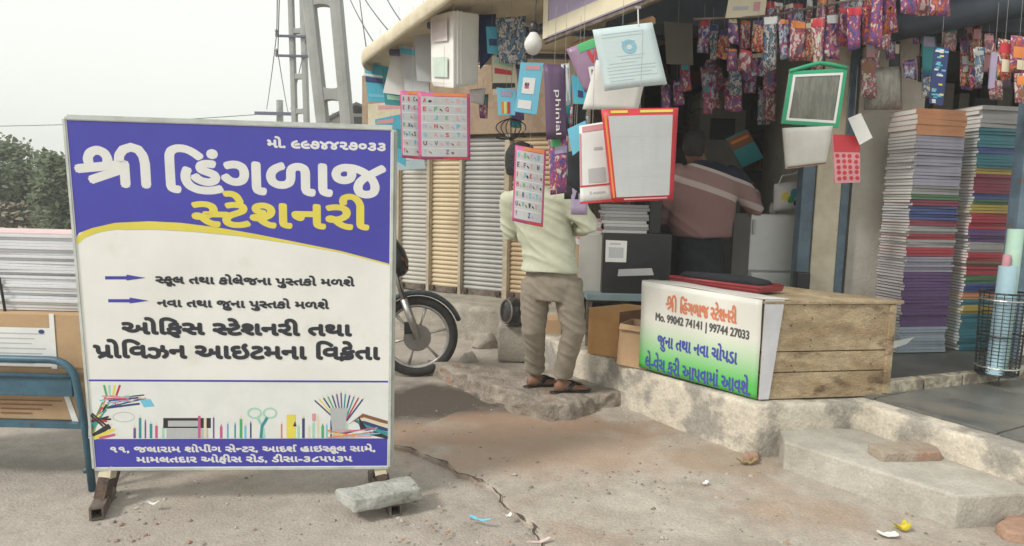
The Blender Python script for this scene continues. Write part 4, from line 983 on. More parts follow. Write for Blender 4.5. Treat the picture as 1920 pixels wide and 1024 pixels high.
MB().lathe(at(1448, 402, 5.25), [(.03, 0), (.03, .06), (.022, .07), (.022, .09)], seg=14).build('glass_jar', M('jar_plastic', (.5, .5, .48), None, 9, .2), smooth=True, label='small pale jar on top of the fridge beside the bag', cat='jar')
MB().box(at(1502, 528, 4.85) , .05, .04, .07).build('black_switch_box', BLACK, bevel=.01, label='small black box at the foot of the blue door post', cat='box')
# things on the shelves at the back
rnd = random.Random(21)
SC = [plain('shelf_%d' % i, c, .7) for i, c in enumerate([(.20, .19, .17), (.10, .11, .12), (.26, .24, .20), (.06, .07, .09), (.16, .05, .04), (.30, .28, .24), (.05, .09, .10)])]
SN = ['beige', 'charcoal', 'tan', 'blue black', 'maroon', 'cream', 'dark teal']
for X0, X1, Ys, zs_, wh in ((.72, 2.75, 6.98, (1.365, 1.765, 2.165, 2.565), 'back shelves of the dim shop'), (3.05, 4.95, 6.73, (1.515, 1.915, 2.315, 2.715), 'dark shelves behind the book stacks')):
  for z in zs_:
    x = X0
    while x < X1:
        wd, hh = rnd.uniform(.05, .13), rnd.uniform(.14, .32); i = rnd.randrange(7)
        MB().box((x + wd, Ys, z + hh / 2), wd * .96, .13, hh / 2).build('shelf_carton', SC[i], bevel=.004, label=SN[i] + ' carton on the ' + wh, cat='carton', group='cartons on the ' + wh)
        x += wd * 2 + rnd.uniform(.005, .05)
gc = root('grey_cabinet', at(1350, 240, 6.3), 'old grey metal cabinet with dark screen behind the shopkeeper', 'cabinet')
pbox('case', M('old_grey', (.23, .22, .20), None, 5, .6), 1310, 1396, 205, 330, 6.3, .4, gc, bevel=.01, zbase=.4)
pbox('screen', BLACK, 1332, 1378, 222, 262, 6.285, .02, gc)
pbox('stacked_carton', SC[5], 1312, 1356, 186, 203, 6.3, .3, label='cream carton on top of the old grey cabinet', cat='carton')
pbox('stacked_carton', SC[0], 1314, 1366, 172, 185, 6.3, .3, label='beige flat carton above the cream one on the old grey cabinet', cat='carton')
# light bulb
bp = at(1000, 84, 3.7)
lb = root('light_bulb', bp, 'white light bulb hanging from a dark holder below the awning', 'bulb')
MB().lathe(bp, [(.002, -.055), (.028, -.046), (.047, -.018), (.05, .006), (.042, .03), (.026, .052), (.02, .065)], seg=24).build('globe', M('bulb_glass', (.72, .71, .68), None, 4, .15), lb, smooth=True)
MB().lathe(bp + V((0, 0, .062)), [(.022, 0), (.026, .01), (.026, .04), (.012, .06)], seg=16).build('holder', BLACK, lb, smooth=True)
MB().tube([bp + V((0, 0, .11)), bp + V((.01, .02, .25)), bp + V((.03, .08, .62))], .004, 6).build('cord', BLACK, lb)

# ================================================================ HANGING SHEETS AND PACKETS
GRPH = 'goods hung below the awning'
STRM = M('white_string', (.32, .31, .29), None, 9, .8)
def string(o, p, l=.35, r=.0010):
    MB().tube([p, p + V((0, .01, l))], r, 5).build('string', STRM, o)
def hung(name, q, Y, mat, label, cat, th=.002, bow=0.0, wave=0.0, seed=0, pillow=0.0, prints=None, st=.3, n=8, group=None):
    s_ = pxsheet(q, Y, th=th, bow=bow, wave=wave, seed=seed)
    o = s_.body(name, mat, None, nx=n, ny=n, pillow=pillow, label=label, cat=cat, group=group)
    if isinstance(prints, list):
        for u0, v0, u1, v1, k in prints:
            mb = MB(); s_.rect(mb, u0, v0, u1, v1, ink(k), .0018); mb.build('print', None, o)
    elif prints:
        mb = MB(); prints(s_, mb); mb.build('print', None, o)
    if st: string(o, s_.pt(.5, .02, -.001), st)
    return o, s_
# printed film: many small coloured patches
def film(name, cols, scale):
    m = bpy.data.materials.new(name); m.use_nodes = True; t = m.node_tree; b = t.nodes['Principled BSDF']; b.inputs['Roughness'].default_value = .22
    tc = t.nodes.new('ShaderNodeTexCoord'); nz = t.nodes.new('ShaderNodeTexNoise'); nz.inputs['Scale'].default_value = 18; mxv = t.nodes.new('ShaderNodeMix'); mxv.data_type = 'RGBA'; mxv.inputs[0].default_value = .06
    oi = t.nodes.new('ShaderNodeObjectInfo'); va = t.nodes.new('ShaderNodeVectorMath'); va.operation = 'ADD'; t.links.new(tc.outputs['Object'], va.inputs[0]); t.links.new(oi.outputs['Location'], va.inputs[1])
    t.links.new(va.outputs[0], nz.inputs[0]); t.links.new(va.outputs[0], mxv.inputs[6]); t.links.new(nz.outputs[1], mxv.inputs[7])
    mp = t.nodes.new('ShaderNodeMapping'); mp.inputs['Scale'].default_value = (1, 1, .45); t.links.new(mxv.outputs[2], mp.inputs[0])
    vo = t.nodes.new('ShaderNodeTexNoise'); vo.inputs['Scale'].default_value = scale; vo.inputs['Detail'].default_value = 3; t.links.new(mp.outputs[0], vo.inputs[0])
    sp = t.nodes.new('ShaderNodeMapRange'); sp.inputs[1].default_value = .28; sp.inputs[2].default_value = .74; t.links.new(vo.outputs[0], sp.inputs[0]); r = t.nodes.new('ShaderNodeValToRGB'); t.links.new(sp.outputs[0], r.inputs[0])
    el = r.color_ramp.elements; el[0].color = (*cols[0], 1); el[1].color = (*cols[1], 1); el[1].position = 1 / len(cols)
    for i, c in enumerate(cols[2:]): e = el.new((i + 2) / len(cols)); e.color = (*c, 1)
    t.links.new(r.outputs[0], b.inputs['Base Color'])
    bp = t.nodes.new('ShaderNodeBump'); bp.inputs['Strength'].default_value = .5; bp.inputs['Distance'].default_value = .01; t.links.new(nz.outputs[0], bp.inputs['Height']); t.links.new(bp.outputs[0], b.inputs['Normal']); return m
_r, _n, _w, _o, _c, _b, _k, _g = (.36, .03, .04), (.04, .06, .22), (.55, .54, .52), (.5, .16, .05), (.5, .44, .3), (.10, .22, .36), (.02, .02, .03), (.12, .1, .14)
FILMS = dict(red=film('film_red', [_r, _w, _r, _n, _r, _o, _k], 38), navy=film('film_navy', [_n, _n, _w, _b, _r, _n, _k], 36), orange=film('film_orange', [_o, _c, _o, _r, _k, _w], 50), cream=film('film_cream', [_c, _w, _r, _g, _c], 45), violet=film('film_violet', [_g, _n, (.2, .08, .25), _r, _w], 55), pink=film('film_pink', [(.5, .12, .2), _w, _r, _g], 50), teal=film('film_teal', [(.03, .15, .17), _b, _k, _w, _g], 48))
LETS = 'ABCDEFGHIJKLMNOPQRSTUVWXYZ'
def chart(q, Y, label, bow, seed, flip=False):
    rnd = random.Random(seed); s_ = pxsheet(q, Y, th=.002, bow=bow, wave=.003, seed=seed)
    o = s_.body('alphabet_chart', ink('pink'), None, nx=12, ny=12, label=label, cat='chart', group='alphabet charts')
    mb = MB(); s_.rect(mb, .06, .06, .94, .955, ink('lightgrey'), .0010); mb.build('chart_field', None, o)
    mb = MB(); s_.rect(mb, .30, .005, .95, .05, ink('orange'), .0012); s_.rect(mb, .5, .965, .97, .993, ink('red'), .0012)
    for r in range(1, 7): s_.rect(mb, .06, .06 + r * .128, .94, .065 + r * .128, ink('white'), .0013)
    mb.build('ruling', None, o)
    cl = ['red', 'green', 'navy', 'cyan', 'black', 'rose', 'lilac', 'grey', 'violet']
    for i, ch in enumerate(LETS):
        r, c = divmod(i, 4) if i < 24 else (6, (i - 24) * 2)
        u, v = .10 + c * .215, .085 + r * .128
        mb = MB(); k = ink(rnd.choice(cl)); s_.text(mb, ch, u, v, u + (.02 if ch == 'I' else .062), v + .062, k, off=.0022, bold=.0009, nb=4); mb.build('letter', None, o)
        mb = MB(); k = ink(rnd.choice(['black', 'brown', 'grey', 'lilac', 'rose', 'grey', 'lilac'])); cu, cv = u + .135, v + .045
        a0 = rnd.random(); pts = [(cu + rnd.uniform(.6, 1.1) * .040 * math.cos(-t * .7), cv + rnd.uniform(.6, 1.1) * .024 * math.sin(-t * .7 + a0)) for t in range(9)]
        s_.poly(mb, pts, k, .0022); mb.build('picture', None, o)
    string(o, s_.pt(.5, .01, -.001), .3)
chart([(750, 170), (797, 172), (800, 300), (753, 296)], 4.40, 'pink bordered alphabet chart half hidden behind another alphabet chart', .004, 1)
chart([(783, 173), (881, 176), (882, 300), (785, 299)], 4.34, 'pink bordered alphabet chart hanging in front of another alphabet chart', .006, 2)
chart([(966, 272), (1024, 282), (1018, 426), (960, 414)], [3.75, 3.72, 3.72, 3.75], 'pink bordered alphabet chart hanging before the head of the standing customer', .02, 3)
def pr_cover(bands):
    return bands
hung('notebook_cover', [(682, 117), (742, 128), (738, 192), (690, 190)], 5.5, ink('cyan'), 'bright blue notebook hanging outermost under the tip of the awning', 'notebook', .012, prints=pr_cover([(.0, .28, 1, .34, 'white'), (.0, .36, .9, .5, 'navy'), (.05, .8, .9, .88, 'sky')]))
hung('notebook_cover', [(716, 128), (776, 140), (772, 200), (722, 196)], 5.42, ink('teal'), 'teal notebook hanging between the blue notebook and the white folder', 'notebook', .012, prints=pr_cover([(.1, .72, .6, .85, 'mint'), (.05, .3, .5, .5, 'navy')]))
hung('notebook_cover', [(703, 224), (762, 212), (760, 312), (708, 282)], 5.46, ink('cyan'), 'blue notebook hanging low behind the signboard edge beside the alphabet charts', 'notebook', .012, prints=pr_cover([(.05, .06, .6, .16, 'rose'), (.1, .3, .9, .7, 'teal')]))
hung('white_folder', [(738, 88), (757, 84), (764, 180), (718, 174)], 5.25, PAPER, 'white paper folder hanging spread beside the grey folder', 'folder', .004)
hung('grey_folder', [(748, 84), (800, 92), (806, 184), (760, 172)], [5.15, 5.0, 5.0, 5.15], GREYP, 'grey folder with blue top strip hanging under the awning', 'folder', .01, prints=pr_cover([(.03, .06, .6, .18, 'cyan')]))
hung('paper_pad', [(776, 66), (810, 62), (812, 154), (782, 152)], 4.9, ink('lightgrey'), 'light grey paper pad hanging behind the white plastic bin', 'paper pad', .01)
hung('white_sign', [(690, 195), (765, 190), (765, 240), (690, 240)], 7.2, CREAM, 'cream shop sign far behind the hanging notebooks', 'sign', .03, prints=pr_cover([(.25, .1, .8, .25, 'rose')]), st=0)
hung('tin_shade', [(735, 305), (795, 297), (798, 316), (738, 320)], 6.9, M('pale_blue_shade', (.42, .52, .56), None, 4, .6), 'small pale blue tin shade over the first shutter', 'shade', .02, st=0)
# white plastic bin hung upside under the awning
wb = root('plastic_bin', at(852, 160, 4.4), 'tall white plastic bin with ribbed corners hanging under the awning', 'bin')
mb = MB(); PL_ = [(806, 4.62), (850, 4.40), (899, 4.58), (862, 4.85)]
def ring(vt, grow=0): return [at(u, v, y) for (u, y), v in zip([(u + (852 - u) * grow, y) for u, y in PL_], vt)]
r1 = ring((156, 160, 152, 150), .05); r2 = ring((30, 19, 26, 32)); r3 = ring((162, 166, 158, 154), .14)
mb.add(r1 + r2, [(0, 1, 5, 4), (1, 2, 6, 5), (2, 3, 7, 6), (3, 0, 4, 7), (3, 2, 1, 0), (4, 5, 6, 7)])
WPL = M('white_plastic', (.80, .79, .75), (.73, .72, .69), 4, .35)
mb.build('shell', WPL, wb, bevel=.012); MB().add(r3 + [p + V((0, 0, .012)) for p in r1], [(0, 1, 5, 4), (1, 2, 6, 5), (2, 3, 7, 6), (3, 0, 4, 7), (3, 2, 1, 0), (4, 5, 6, 7)]).build('rim', WPL, wb, bevel=.008)
for k in (.16, .30): MB().tube([r1[1].lerp(r1[2], k), r2[1].lerp(r2[2], k)], .008, 6).build('rib', WPL, wb)
q = Sheet(r2[0].lerp(r2[1], .12), r2[0].lerp(r2[1], .9), r1[0].lerp(r1[1], .9), r1[0].lerp(r1[1], .12)); mb = MB(); q.rect(mb, .05, .1, .9, .4, plain('pale_pink_film', (.66, .58, .58), .4), .0135); mb.build('sticker', None, wb); mb = MB(); q.rect(mb, .05, .62, .9, .9, plain('pale_mint_film', (.56, .66, .58), .4), .0135); mb.build('sticker', None, wb)
string(wb, r2[1], .35, .003)
hung('white_tub', [(880, 168), (910, 165), (906, 196), (884, 192)], 4.7, PAPER, 'small white tub hanging behind the alphabet charts', 'tub', .03, pillow=.02)
hung('picture_pack', [(930, 34), (986, 30), (984, 122), (936, 118)], 4.5, FILMS['teal'], 'dark green picture pack hanging beside the light bulb', 'packet', .006, bow=.01, prints=pr_cover([(.3, .04, .6, .1, 'lightgrey')]))
hung('blue_card', [(911, 50), (934, 50), (934, 102), (914, 100)], 4.55, ink('cyan'), 'narrow blue card hanging next to the green picture pack', 'card', .004, prints=pr_cover([(.2, .45, .9, .7, 'navy')]))
hung('dark_bag', [(896, 28), (930, 26), (926, 100), (900, 130)], 4.75, ink('navy'), 'dark blue bag hanging between the plastic bin and the green pack', 'bag', .01, pillow=.03)
hung('brown_pack', [(922, 104), (966, 118), (972, 172), (924, 178)], 4.58, ink('cream'), 'cream and red pack hanging under the green picture pack', 'packet', .006, prints=pr_cover([(.1, .3, .8, .45, 'red'), (.0, .7, .9, .85, 'black'), (.1, .05, .9, .18, 'mint')]))
hung('pencil_pack', [(931, 164), (968, 168), (966, 216), (934, 216)], 4.5, ink('sky'), 'light blue pack of coloured pencils hanging under the cream pack', 'packet', .008, prints=pr_cover([(.2, .5, .32, .95, 'orange'), (.36, .5, .5, .95, 'yellow'), (.54, .5, .7, .95, 'red'), (.2, .1, .8, .3, 'lilac')]))
hung('booklet', [(976, 117), (1019, 118), (1006, 215), (965, 209)], 3.9, ink('sky'), 'light blue and white booklet hanging below the light bulb', 'booklet', .025, prints=pr_cover([(.25, .06, .9, .14, 'rose'), (.2, .3, .75, .62, 'white'), (.3, .4, .5, .52, 'pink'), (.1, .75, .7, .92, 'white')]))
o, s_ = hung('purple_packet', [(1020, 120), (1060, 122), (1062, 260), (1024, 262)], 3.5, ink('purple'), 'long purple packet with vertical white lettering beside the booklet', 'packet', .01, pillow=.02, wave=.004, prints=pr_cover([]))
q = pxsheet([(1020, 120), (1060, 122), (1062, 260), (1024, 262)], 3.475); mb = MB()
V2, F2 = layout('phinial'); xs = [p[0] for p in V2]; ys = [p[1] for p in V2]
mb.add([q.pt(.42 + .33 * (1 - (p[1] - min(ys)) / (max(ys) - min(ys))) * 0 + .33 * ((p[1] - min(ys)) / (max(ys) - min(ys))), .34 + .6 * (p[0] - min(xs)) / (max(xs) - min(xs)), .002) for p in V2], F2, ink('white')); 
mb.build('lettering', None, o)
hung('violet_packet', [(1028, 255), (1066, 250), (1062, 362), (1032, 366)], 3.55, FILMS['violet'], 'violet and pink patterned packet hanging below the purple one', 'packet', .008, pillow=.018, wave=.005, prints=pr_cover([(.1, .05, .6, .2, 'green'), (.3, .2, .95, .32, 'lilac')]))
hung('silver_packet', [(1052, 120), (1068, 118), (1070, 195), (1058, 200)], 3.5, M('silver_film', (.55, .57, .58), None, 12, .25, metal=.5), 'narrow silvery film strip hanging beside the purple packet', 'packet', .006, wave=.004)
o, s_ = hung('balloon_packet', [(1062, 92), (1128, 66), (1126, 176), (1096, 172)], 3.3, plain('plum_film', (.30, .19, .30), .35), 'plum coloured packet with green top and white lettering behind the letter', 'packet', .01, pillow=.015, prints=pr_cover([(.3, .0, 1, .18, 'green')]))
mb = MB(); s_.text(mb, 'V', .55, .22, .85, .42, ink('red'), off=.003, bold=.006, nb=6); s_.text(mb, 'DI', .5, .52, .95, .74, ink('white'), off=.003, bold=.004, nb=6); mb.build('lettering', None, o)
hung('blue_packet', [(1072, 140), (1100, 150), (1102, 196), (1076, 194)], 3.4, ink('cyan'), 'small blue packet hanging below the plum packet', 'packet', .008, prints=pr_cover([(.3, .5, .7, .75, 'navy')]))
hung('dark_pouch', [(1075, 195), (1100, 196), (1096, 250), (1074, 248)], 3.6, CLOTHBK, 'dark cloth pouch hanging under the small blue packet', 'pouch', .02, pillow=.015)
hung('dark_pouch', [(1064, 285), (1088, 280), (1090, 365), (1066, 345)], 3.4, CLOTHBK, 'long dark pouch hanging beside the white flyer', 'pouch', .02, pillow=.015)
hung('paper_sheet', [(1118, 112), (1212, 140), (1196, 208), (1092, 205)], 2.95, M('cream_sheet', (.66, .65, .62), None, 4, .8), 'plain cream sheet hanging half hidden behind the blue tinted letter', 'paper', .002, bow=.01)
def pr_letter(s_, mb):
    G = plain('letter_blue_ink', (.22, .45, .58), .6); T2 = plain('letter_pale_ink', (.46, .58, .62), .6)
    s_.line(mb, [(.53 + .10 * math.cos(t * .3), .34 + .095 * math.sin(t * .3)) for t in range(22)], .009, G, .0012)
    s_.line(mb, [(.53 + .06 * math.cos(t * .3), .34 + .055 * math.sin(t * .3)) for t in range(22)], .004, G, .0012)
    s_.rect(mb, .42, .25, .64, .265, G, .0012)
    for i, (u0, u1) in enumerate(((.3, .75), (.36, .7), (.15, .6), (.1, .9), (.1, .88), (.1, .8), (.1, .9), (.12, .5))): s_.rect(mb, u0, .47 + i * .055, u1, .478 + i * .055, T2, .0012)
    for i in range(2): s_.rect(mb, .12, .1 + i * .05, .8, .108 + i * .05, T2, .0012)
o, s_ = hung('printed_letter', [(1111, 56), (1223, 42), (1251, 158), (1134, 171)], 2.75, M('blue_tint_paper', (.52, .62, .64), (.48, .58, .60), 3, .7), 'pale blue letter sheet with round emblem hanging tilted above the price chart', 'paper', .002, bow=.012, prints=pr_letter, st=0)
MB().tube([s_.pt(.76, .03), at(1196, 12, 2.75)], .0025, 6).build('string', PAPER, o); MB().box(at(1196, 14, 2.75), .012, .004, .005).build('clip', STRM, o)
def pr_price(s_, mb):
    s_.rect(mb, .085, .075, .93, .945, ink('lightgrey'), .0010); s_.rect(mb, .12, .018, .34, .045, ink('yellow'), .0012); s_.rect(mb, .5, .018, .93, .045, ink('yellow'), .0012)
    s_.rect(mb, .03, .06, .06, .95, ink('orange'), .0012); s_.rect(mb, .2, .962, .9, .978, ink('rose'), .0012)
    for i in range(1, 4): s_.rect(mb, .085, .075 + .2175 * i, .93, .079 + .2175 * i, ink('grey'), .0014)
    for i in range(1, 4): s_.rect(mb, .085 + .211 * i, .075, .087 + .211 * i, .945, ink('grey'), .0014)
    for i in range(34): s_.rect(mb, .10, .085 + i * .0252, .92, .0872 + i * .0252, plain('faint_rule', (.54, .56, .57), .6), .0012)
hung('ruled_chart', [(1127, 205), (1272, 202), (1262, 375), (1147, 380)], 2.6, ink('red'), 'red bordered ruled chart hanging in front of the shopkeeper', 'chart', .002, bow=.010, prints=pr_price)
pr_fly = [(.1, .02, .95, .09, 'rose'), (.28, .56, .85, .74, 'grey'), (.0, .765, 1, .785, 'red'), (.0, .97, 1, 1, 'red'), (0, .1, .06, .76, 'rose'), (.3, .85, .36, .885, 'grey'), (.4, .86, .8, .88, 'grey'), (.5, .3, .8, .33, 'lightgrey')]
hung('flyer', [(1086, 236), (1136, 228), (1148, 378), (1088, 383)], 2.72, ink('white'), 'white flyer with red bands hanging beside the ruled chart', 'flyer', .002, bow=.006, prints=pr_fly)
hung('sky_blue_card', [(1064, 242), (1098, 226), (1104, 268), (1074, 292)], 2.8, ink('sky'), 'sky blue card peeking out behind the white flyer', 'card', .003)
# see-through zip pouch and what hangs below it
zp = [(1480, 134), (1589, 128), (1572, 240), (1464, 232)]
po = pxsheet(zp, 3.9, th=.006)
pc = po.body('inner_sheet', M('pouch_film', (.13, .135, .115), (.22, .225, .195), 7, .16, .25, 20, stretch=(5, 5, 1.2), lo=.42, hi=.7), None, pillow=.012, label='see-through zip pouch with green border hanging by the doorway', cat='pouch'); pc.name = 'zip_pouch'  # paler upright streaks in the film colour are painted glints
def frame(s_, o, name, k, w, off, ins=0.0):
    mb = MB(); a = ins
    for u0, v0, u1, v1 in ((a, a, 1 - a, a + w), (a, 1 - a - w, 1 - a, 1 - a), (a, a + w, a + w, 1 - a - w), (1 - a - w, a + w, 1 - a, 1 - a - w)): s_.rect(mb, u0, v0, u1, v1, k, off)
    mb.build(name, None, o)
frame(po, pc, 'green_border', plain('zip_green', (.03, .34, .17), .5), .07, .004); frame(po, pc, 'white_zip', ink('white'), .045, .0035, .07)
MB().tube([po.pt(0, 0), po.pt(.3, -.08), po.pt(.5, -.12), po.pt(.7, -.08), po.pt(1, 0)], .012, 6).build('hanger', plain('zip_green', (.03, .34, .17)), pc, smooth=True)
string(pc, po.pt(.5, -.12), .5, .0015)
hung('envelope_pad', [(1470, 240), (1562, 236), (1548, 308), (1476, 317)], 3.88, M('pad_white', (.64, .62, .58), None, 5, .7), 'thick white envelope pad hanging below the see-through pouch', 'paper pad', .03, pillow=.008, st=0, prints=pr_cover([(0, .95, 1, .99, 'brown')]))
def pr_heart(s_, mb):
    rnd = random.Random(4); s_.rect(mb, 0, 0, 1, .36, ink('red'), .0012)
    for r in range(5):
        for c in range(4):
            u, v = .14 + c * .24 + rnd.uniform(-.03, .03), .44 + r * .115 + rnd.uniform(-.01, .01); s_.poly(mb, [(u + .085 * math.cos(-t * .7), v + .045 * math.sin(-t * .7)) for t in range(9)], ink('red'), .0014)
hung('gift_bag', [(1562, 252), (1612, 254), (1613, 342), (1566, 344)], 4.3, ink('rose'), 'white paper gift bag with red spots and red top on the pillar', 'bag', .02, prints=pr_heart)
hung('price_tag', [(1590, 222), (1614, 212), (1636, 258), (1612, 272)], 4.25, PAPER, 'tilted white paper tag hanging above the spotted gift bag', 'tag', .003)
hung('clear_bag', [(1624, 128), (1690, 124), (1692, 205), (1622, 206)], 4.7, M('cloudy_film', (.34, .32, .28), (.22, .21, .19), 10, .25, .3, 25, stretch=(4, 4, 1)), 'cloudy plastic bag of small goods hanging above the book stacks', 'bag', .02, pillow=.05)
def pr_zig(s_, mb):
    rnd = random.Random(8)
    for i in range(30): u, v = rnd.random() * .7, rnd.random() * .95; s_.rect(mb, u, v, u + .28, v + .03, ink(rnd.choice(['yellow', 'white', 'cyan', 'sky'])), .002 + i * 2e-5, 1)
hung('sachet_strip', [(1752, 88), (1780, 90), (1768, 198), (1742, 194)], 4.4, ink('navy'), 'blue and yellow strip of sachets hanging before the book stacks', 'sachet strip', .004, prints=pr_zig)
for i, (q, k, b, lab) in enumerate([
    ([(1872, 72), (1900, 76), (1896, 152), (1870, 150)], 'orange', [(.1, .1, .9, .35, 'red'), (.2, .5, .8, .8, 'cream')], 'orange snack packet with red top hanging at the end of the row'),
    ([(1896, 66), (1930, 70), (1928, 140), (1894, 136)], 'red', [(.1, .3, .9, .6, 'orange'), (.3, .65, .8, .9, 'cream')], 'red snack packet with orange panel hanging beside the orange one'),
    ([(1902, 138), (1932, 136), (1930, 196), (1904, 192)], 'cream', [(.1, .1, .9, .4, 'orange'), (.2, .55, .7, .8, 'brown')], 'cream snack packet hanging below the red one')]):
    hung('snack_packet', q, 4.2 - .03 * i, FILMS[k], lab, 'packet', .006, pillow=.012, prints=pr_cover(b), n=6)
hung('glow_stick', [(1860, 98), (1872, 98), (1864, 165), (1854, 166)], 4.2, ink('lilac'), 'pale lilac stick packet hanging beside the orange snack packet', 'packet', .01)
# rows of toy and pen packets under the roof
rnd = random.Random(31)
names = dict(red='red', navy='dark blue', orange='orange', cream='cream', violet='violet', rose='rose', teal='teal', cyan='blue', brown='brown', green='green', pink='pink', lightgrey='pale grey')
def packets(cells, Y, row):
    for (u0, v0, u1, v1) in cells:
        k = rnd.choice(list(FILMS)); j = lambda: rnd.uniform(-4, 4)
        hd = rnd.choice(['white', 'red', 'navy', 'cream', 'orange'])
        hung('hanging_packet', [(u0 + j(), v0 + j()), (u1 + j(), v0 + j()), (u1 + j(), v1 + j()), (u0 + j(), v1 + j())], Y + rnd.uniform(-.08, .08), FILMS[k], '%s patterned packet with %s header %s' % (names[k], hd, row), 'packet', .004, pillow=rnd.uniform(.006, .02), wave=.012, seed=rnd.random() * 50,
             prints=[(.06, .02, .94, rnd.uniform(.12, .22), hd)], st=.12, n=6, group='packets ' + row)
def prow(u0, u1, v0a, v0b, hgt, w, Y, row):
    cells = []; u = u0
    while u < u1:
        ww = rnd.uniform(.75, 1.2) * w; f = (u - u0) / (u1 - u0); v = v0a + (v0b - v0a) * f; cells.append((u, v + rnd.uniform(-5, 5), u + ww, v + hgt * rnd.uniform(.8, 1.2))); u += ww + rnd.uniform(-2, 4)
    packets(cells, Y, row)
hung('display_card', [(1366, 0), (1438, -4), (1434, 30), (1360, 34)], 4.3, ink('cream'), 'cream display card above the upper packets', 'card', .004, prints=pr_cover([(.15, .4, .55, .6, 'grey'), (.68, .2, .85, .7, 'rose')]), st=.1)
prow(1436, 1516, 8, 2, 60, 20, 4.45, 'in the back row above the see-through pouch')
prow(1530, 1620, 0, -20, 50, 22, 4.4, 'in the back row beside the cream pillar')
prow(1310, 1362, 40, 60, 60, 22, 4.6, 'under the dim ceiling beside the display card')
prow(1362, 1436, 38, 36, 56, 22, 4.3, 'hung right under the display card')
prow(1364, 1430, 96, 98, 40, 24, 4.32, 'in the lower row under the display card')
prow(1434, 1520, 36, 46, 84, 22, 4.2, 'hung in the row above the see-through pouch')
prow(1524, 1622, 32, 4, 84, 22, 4.1, 'hung in the row beside the cream pillar')
prow(1632, 1680, -20, -30, 90, 24, 4.05, 'hung in front of the rolled shutter')
prow(1690, 1750, -40, -50, 72, 30, 4.0, 'hung high before the dark lintel')
MB().tube([at(1300, 36, 4.32), at(1445, 30, 4.3), at(1640, -8, 4.05), at(1760, -48, 4.0)], .008, 6).build('hanging_rail', STEEL, label='thin steel rail that carries the hanging packets', cat='rail')
hung('brown_card', [(1245, 40), (1298, 44), (1300, 122), (1250, 120)], 4.6, plain('dull_brown_card', (.10, .095, .075), .8), 'dull brown cardboard piece hanging under the dim roof', 'card', .01)
rnd = random.Random(91)
CL = ['brown', 'teal', 'navy', 'lilac', 'cream', 'grey', 'violet', 'rose', 'purple', 'lightgrey', 'black']
for i in range(62):
    if i >= 46: u, v, Y = rnd.uniform(1600, 1900), rnd.uniform(20, 130), 4.66
    elif i >= 30: u, v, Y = rnd.uniform(1236, 1450), rnd.uniform(50, 165), 5.2
    elif i < 10: u, v, Y = rnd.uniform(880, 965), rnd.uniform(25, 190), 4.85
    elif i < 20: u, v, Y = rnd.uniform(1035, 1105), rnd.uniform(80, 330), 3.75
    else: u, v, Y = rnd.uniform(1600, 1900), rnd.uniform(40, 120), 4.72
    ww, hh = rnd.uniform(16, 30), rnd.uniform(35, 75); k = rnd.choice(CL); k2 = rnd.choice(CL); j = lambda: rnd.uniform(-4, 4)
    wh = ('beside the dark blue bag under the awning', 'among the packets beside the purple packet', 'in the gloom above the book stacks', 'inside the dim shop behind the packets')[i // 10 if i < 30 else (3 if i < 46 else 2)]
    mt_ = ink(k) if i < 30 and (rnd.random() < .6 or k not in FILMS) else FILMS[k if k in FILMS else rnd.choice(list(FILMS))]
    hung('hanging_card', [(u + j(), v + j()), (u + ww + j(), v + j()), (u + ww + j(), v + hh + j()), (u + j(), v + hh + j())], Y + rnd.uniform(-.1, .1), mt_, '%s card with %s print hanging %s' % (k, k2, wh), 'card', .004, wave=.008, seed=i, prints=[(.12, .1, .88, rnd.uniform(.2, .4), k2)], st=.12, n=5, group='cards hanging ' + wh)
# dark wire basket dome on the shutter jamb
wr = root('wire_hanger', at(958, 262, 4.5), 'black wire dome of hangers beside the steel shutter', 'hanger')
for i in range(7):
    f = -1 + 2 * i / 6; MB().tube([at(958 + f * 28 * math.sin(math.pi * t / 10), 222 + 42 * (t / 10) ** 1.3, 4.5 + .03 * f) for t in range(11)], .004, 5).build('wire', BLACK, wr)
MB().tube([at(930 + 5.6 * i, 258 + 3 * math.sin(i * .6), 4.5) for i in range(11)], .006, 6).build('ring', BLACK, wr)
string(wr, at(958, 222, 4.5), .4, .002)

# ================================================================ BOOK STACKS
rnd = random.Random(41)
def book_mesh(hw, hd, h, spine, yaw, key, cache={}):
    if key in cache: return cache[key]
    mb = MB(); pages = M('book_pages', (.76, .74, .71), (.60, .58, .56), 60, .85, stretch=(1, 1, 14))
    mb.box((0, 0, h / 2), hw - .003, hd - .003, h / 2 - .002, mat=pages)
    mb.box((0, 0, .001), hw, hd, .001, mat=spine); mb.box((0, 0, h - .001), hw, hd, .001, mat=spine)
    mb.box((.0, -hd + .0015, h / 2), hw, .0015, h / 2 - .0001, mat=spine)
    o = mb.build('book', None, base=False); cache[key] = o; return o
def stack(corner, yaw, hw, hd, z0, runs, where):
    z = z0; c, s_ = math.cos(yaw), math.sin(yaw); ex, ey = V((c, s_, 0)), V((-s_, c, 0)); used = set()
    for col, cname, z1, h in runs:
        while z + h * .6 < z1:
            key = (cname, where, round(h, 3)); first = key not in used and not used.add(key)
            o = book_mesh(hw, hd, h, col, yaw, key)
            if not first: o = o.copy(); COL.objects.link(o)
            run = noise.noise(V((z * 9, corner.x, 1))) * .018
            p = corner + ex * (hw + run + rnd.uniform(-.006, .006)) + ey * (hd + run + rnd.uniform(-.006, .006))
            o.location = (p.x, p.y, z); o.rotation_euler.z = yaw + rnd.uniform(-.03, .03); o.scale = (rnd.uniform(.96, 1.02), rnd.uniform(.95, 1.02), 1)
            setp(o, '%s spined book in %s' % (cname, where), 'book', 'books in ' + where); z += h
def zz(v, u=1700, Y=4.55): return at(u, v, Y).z
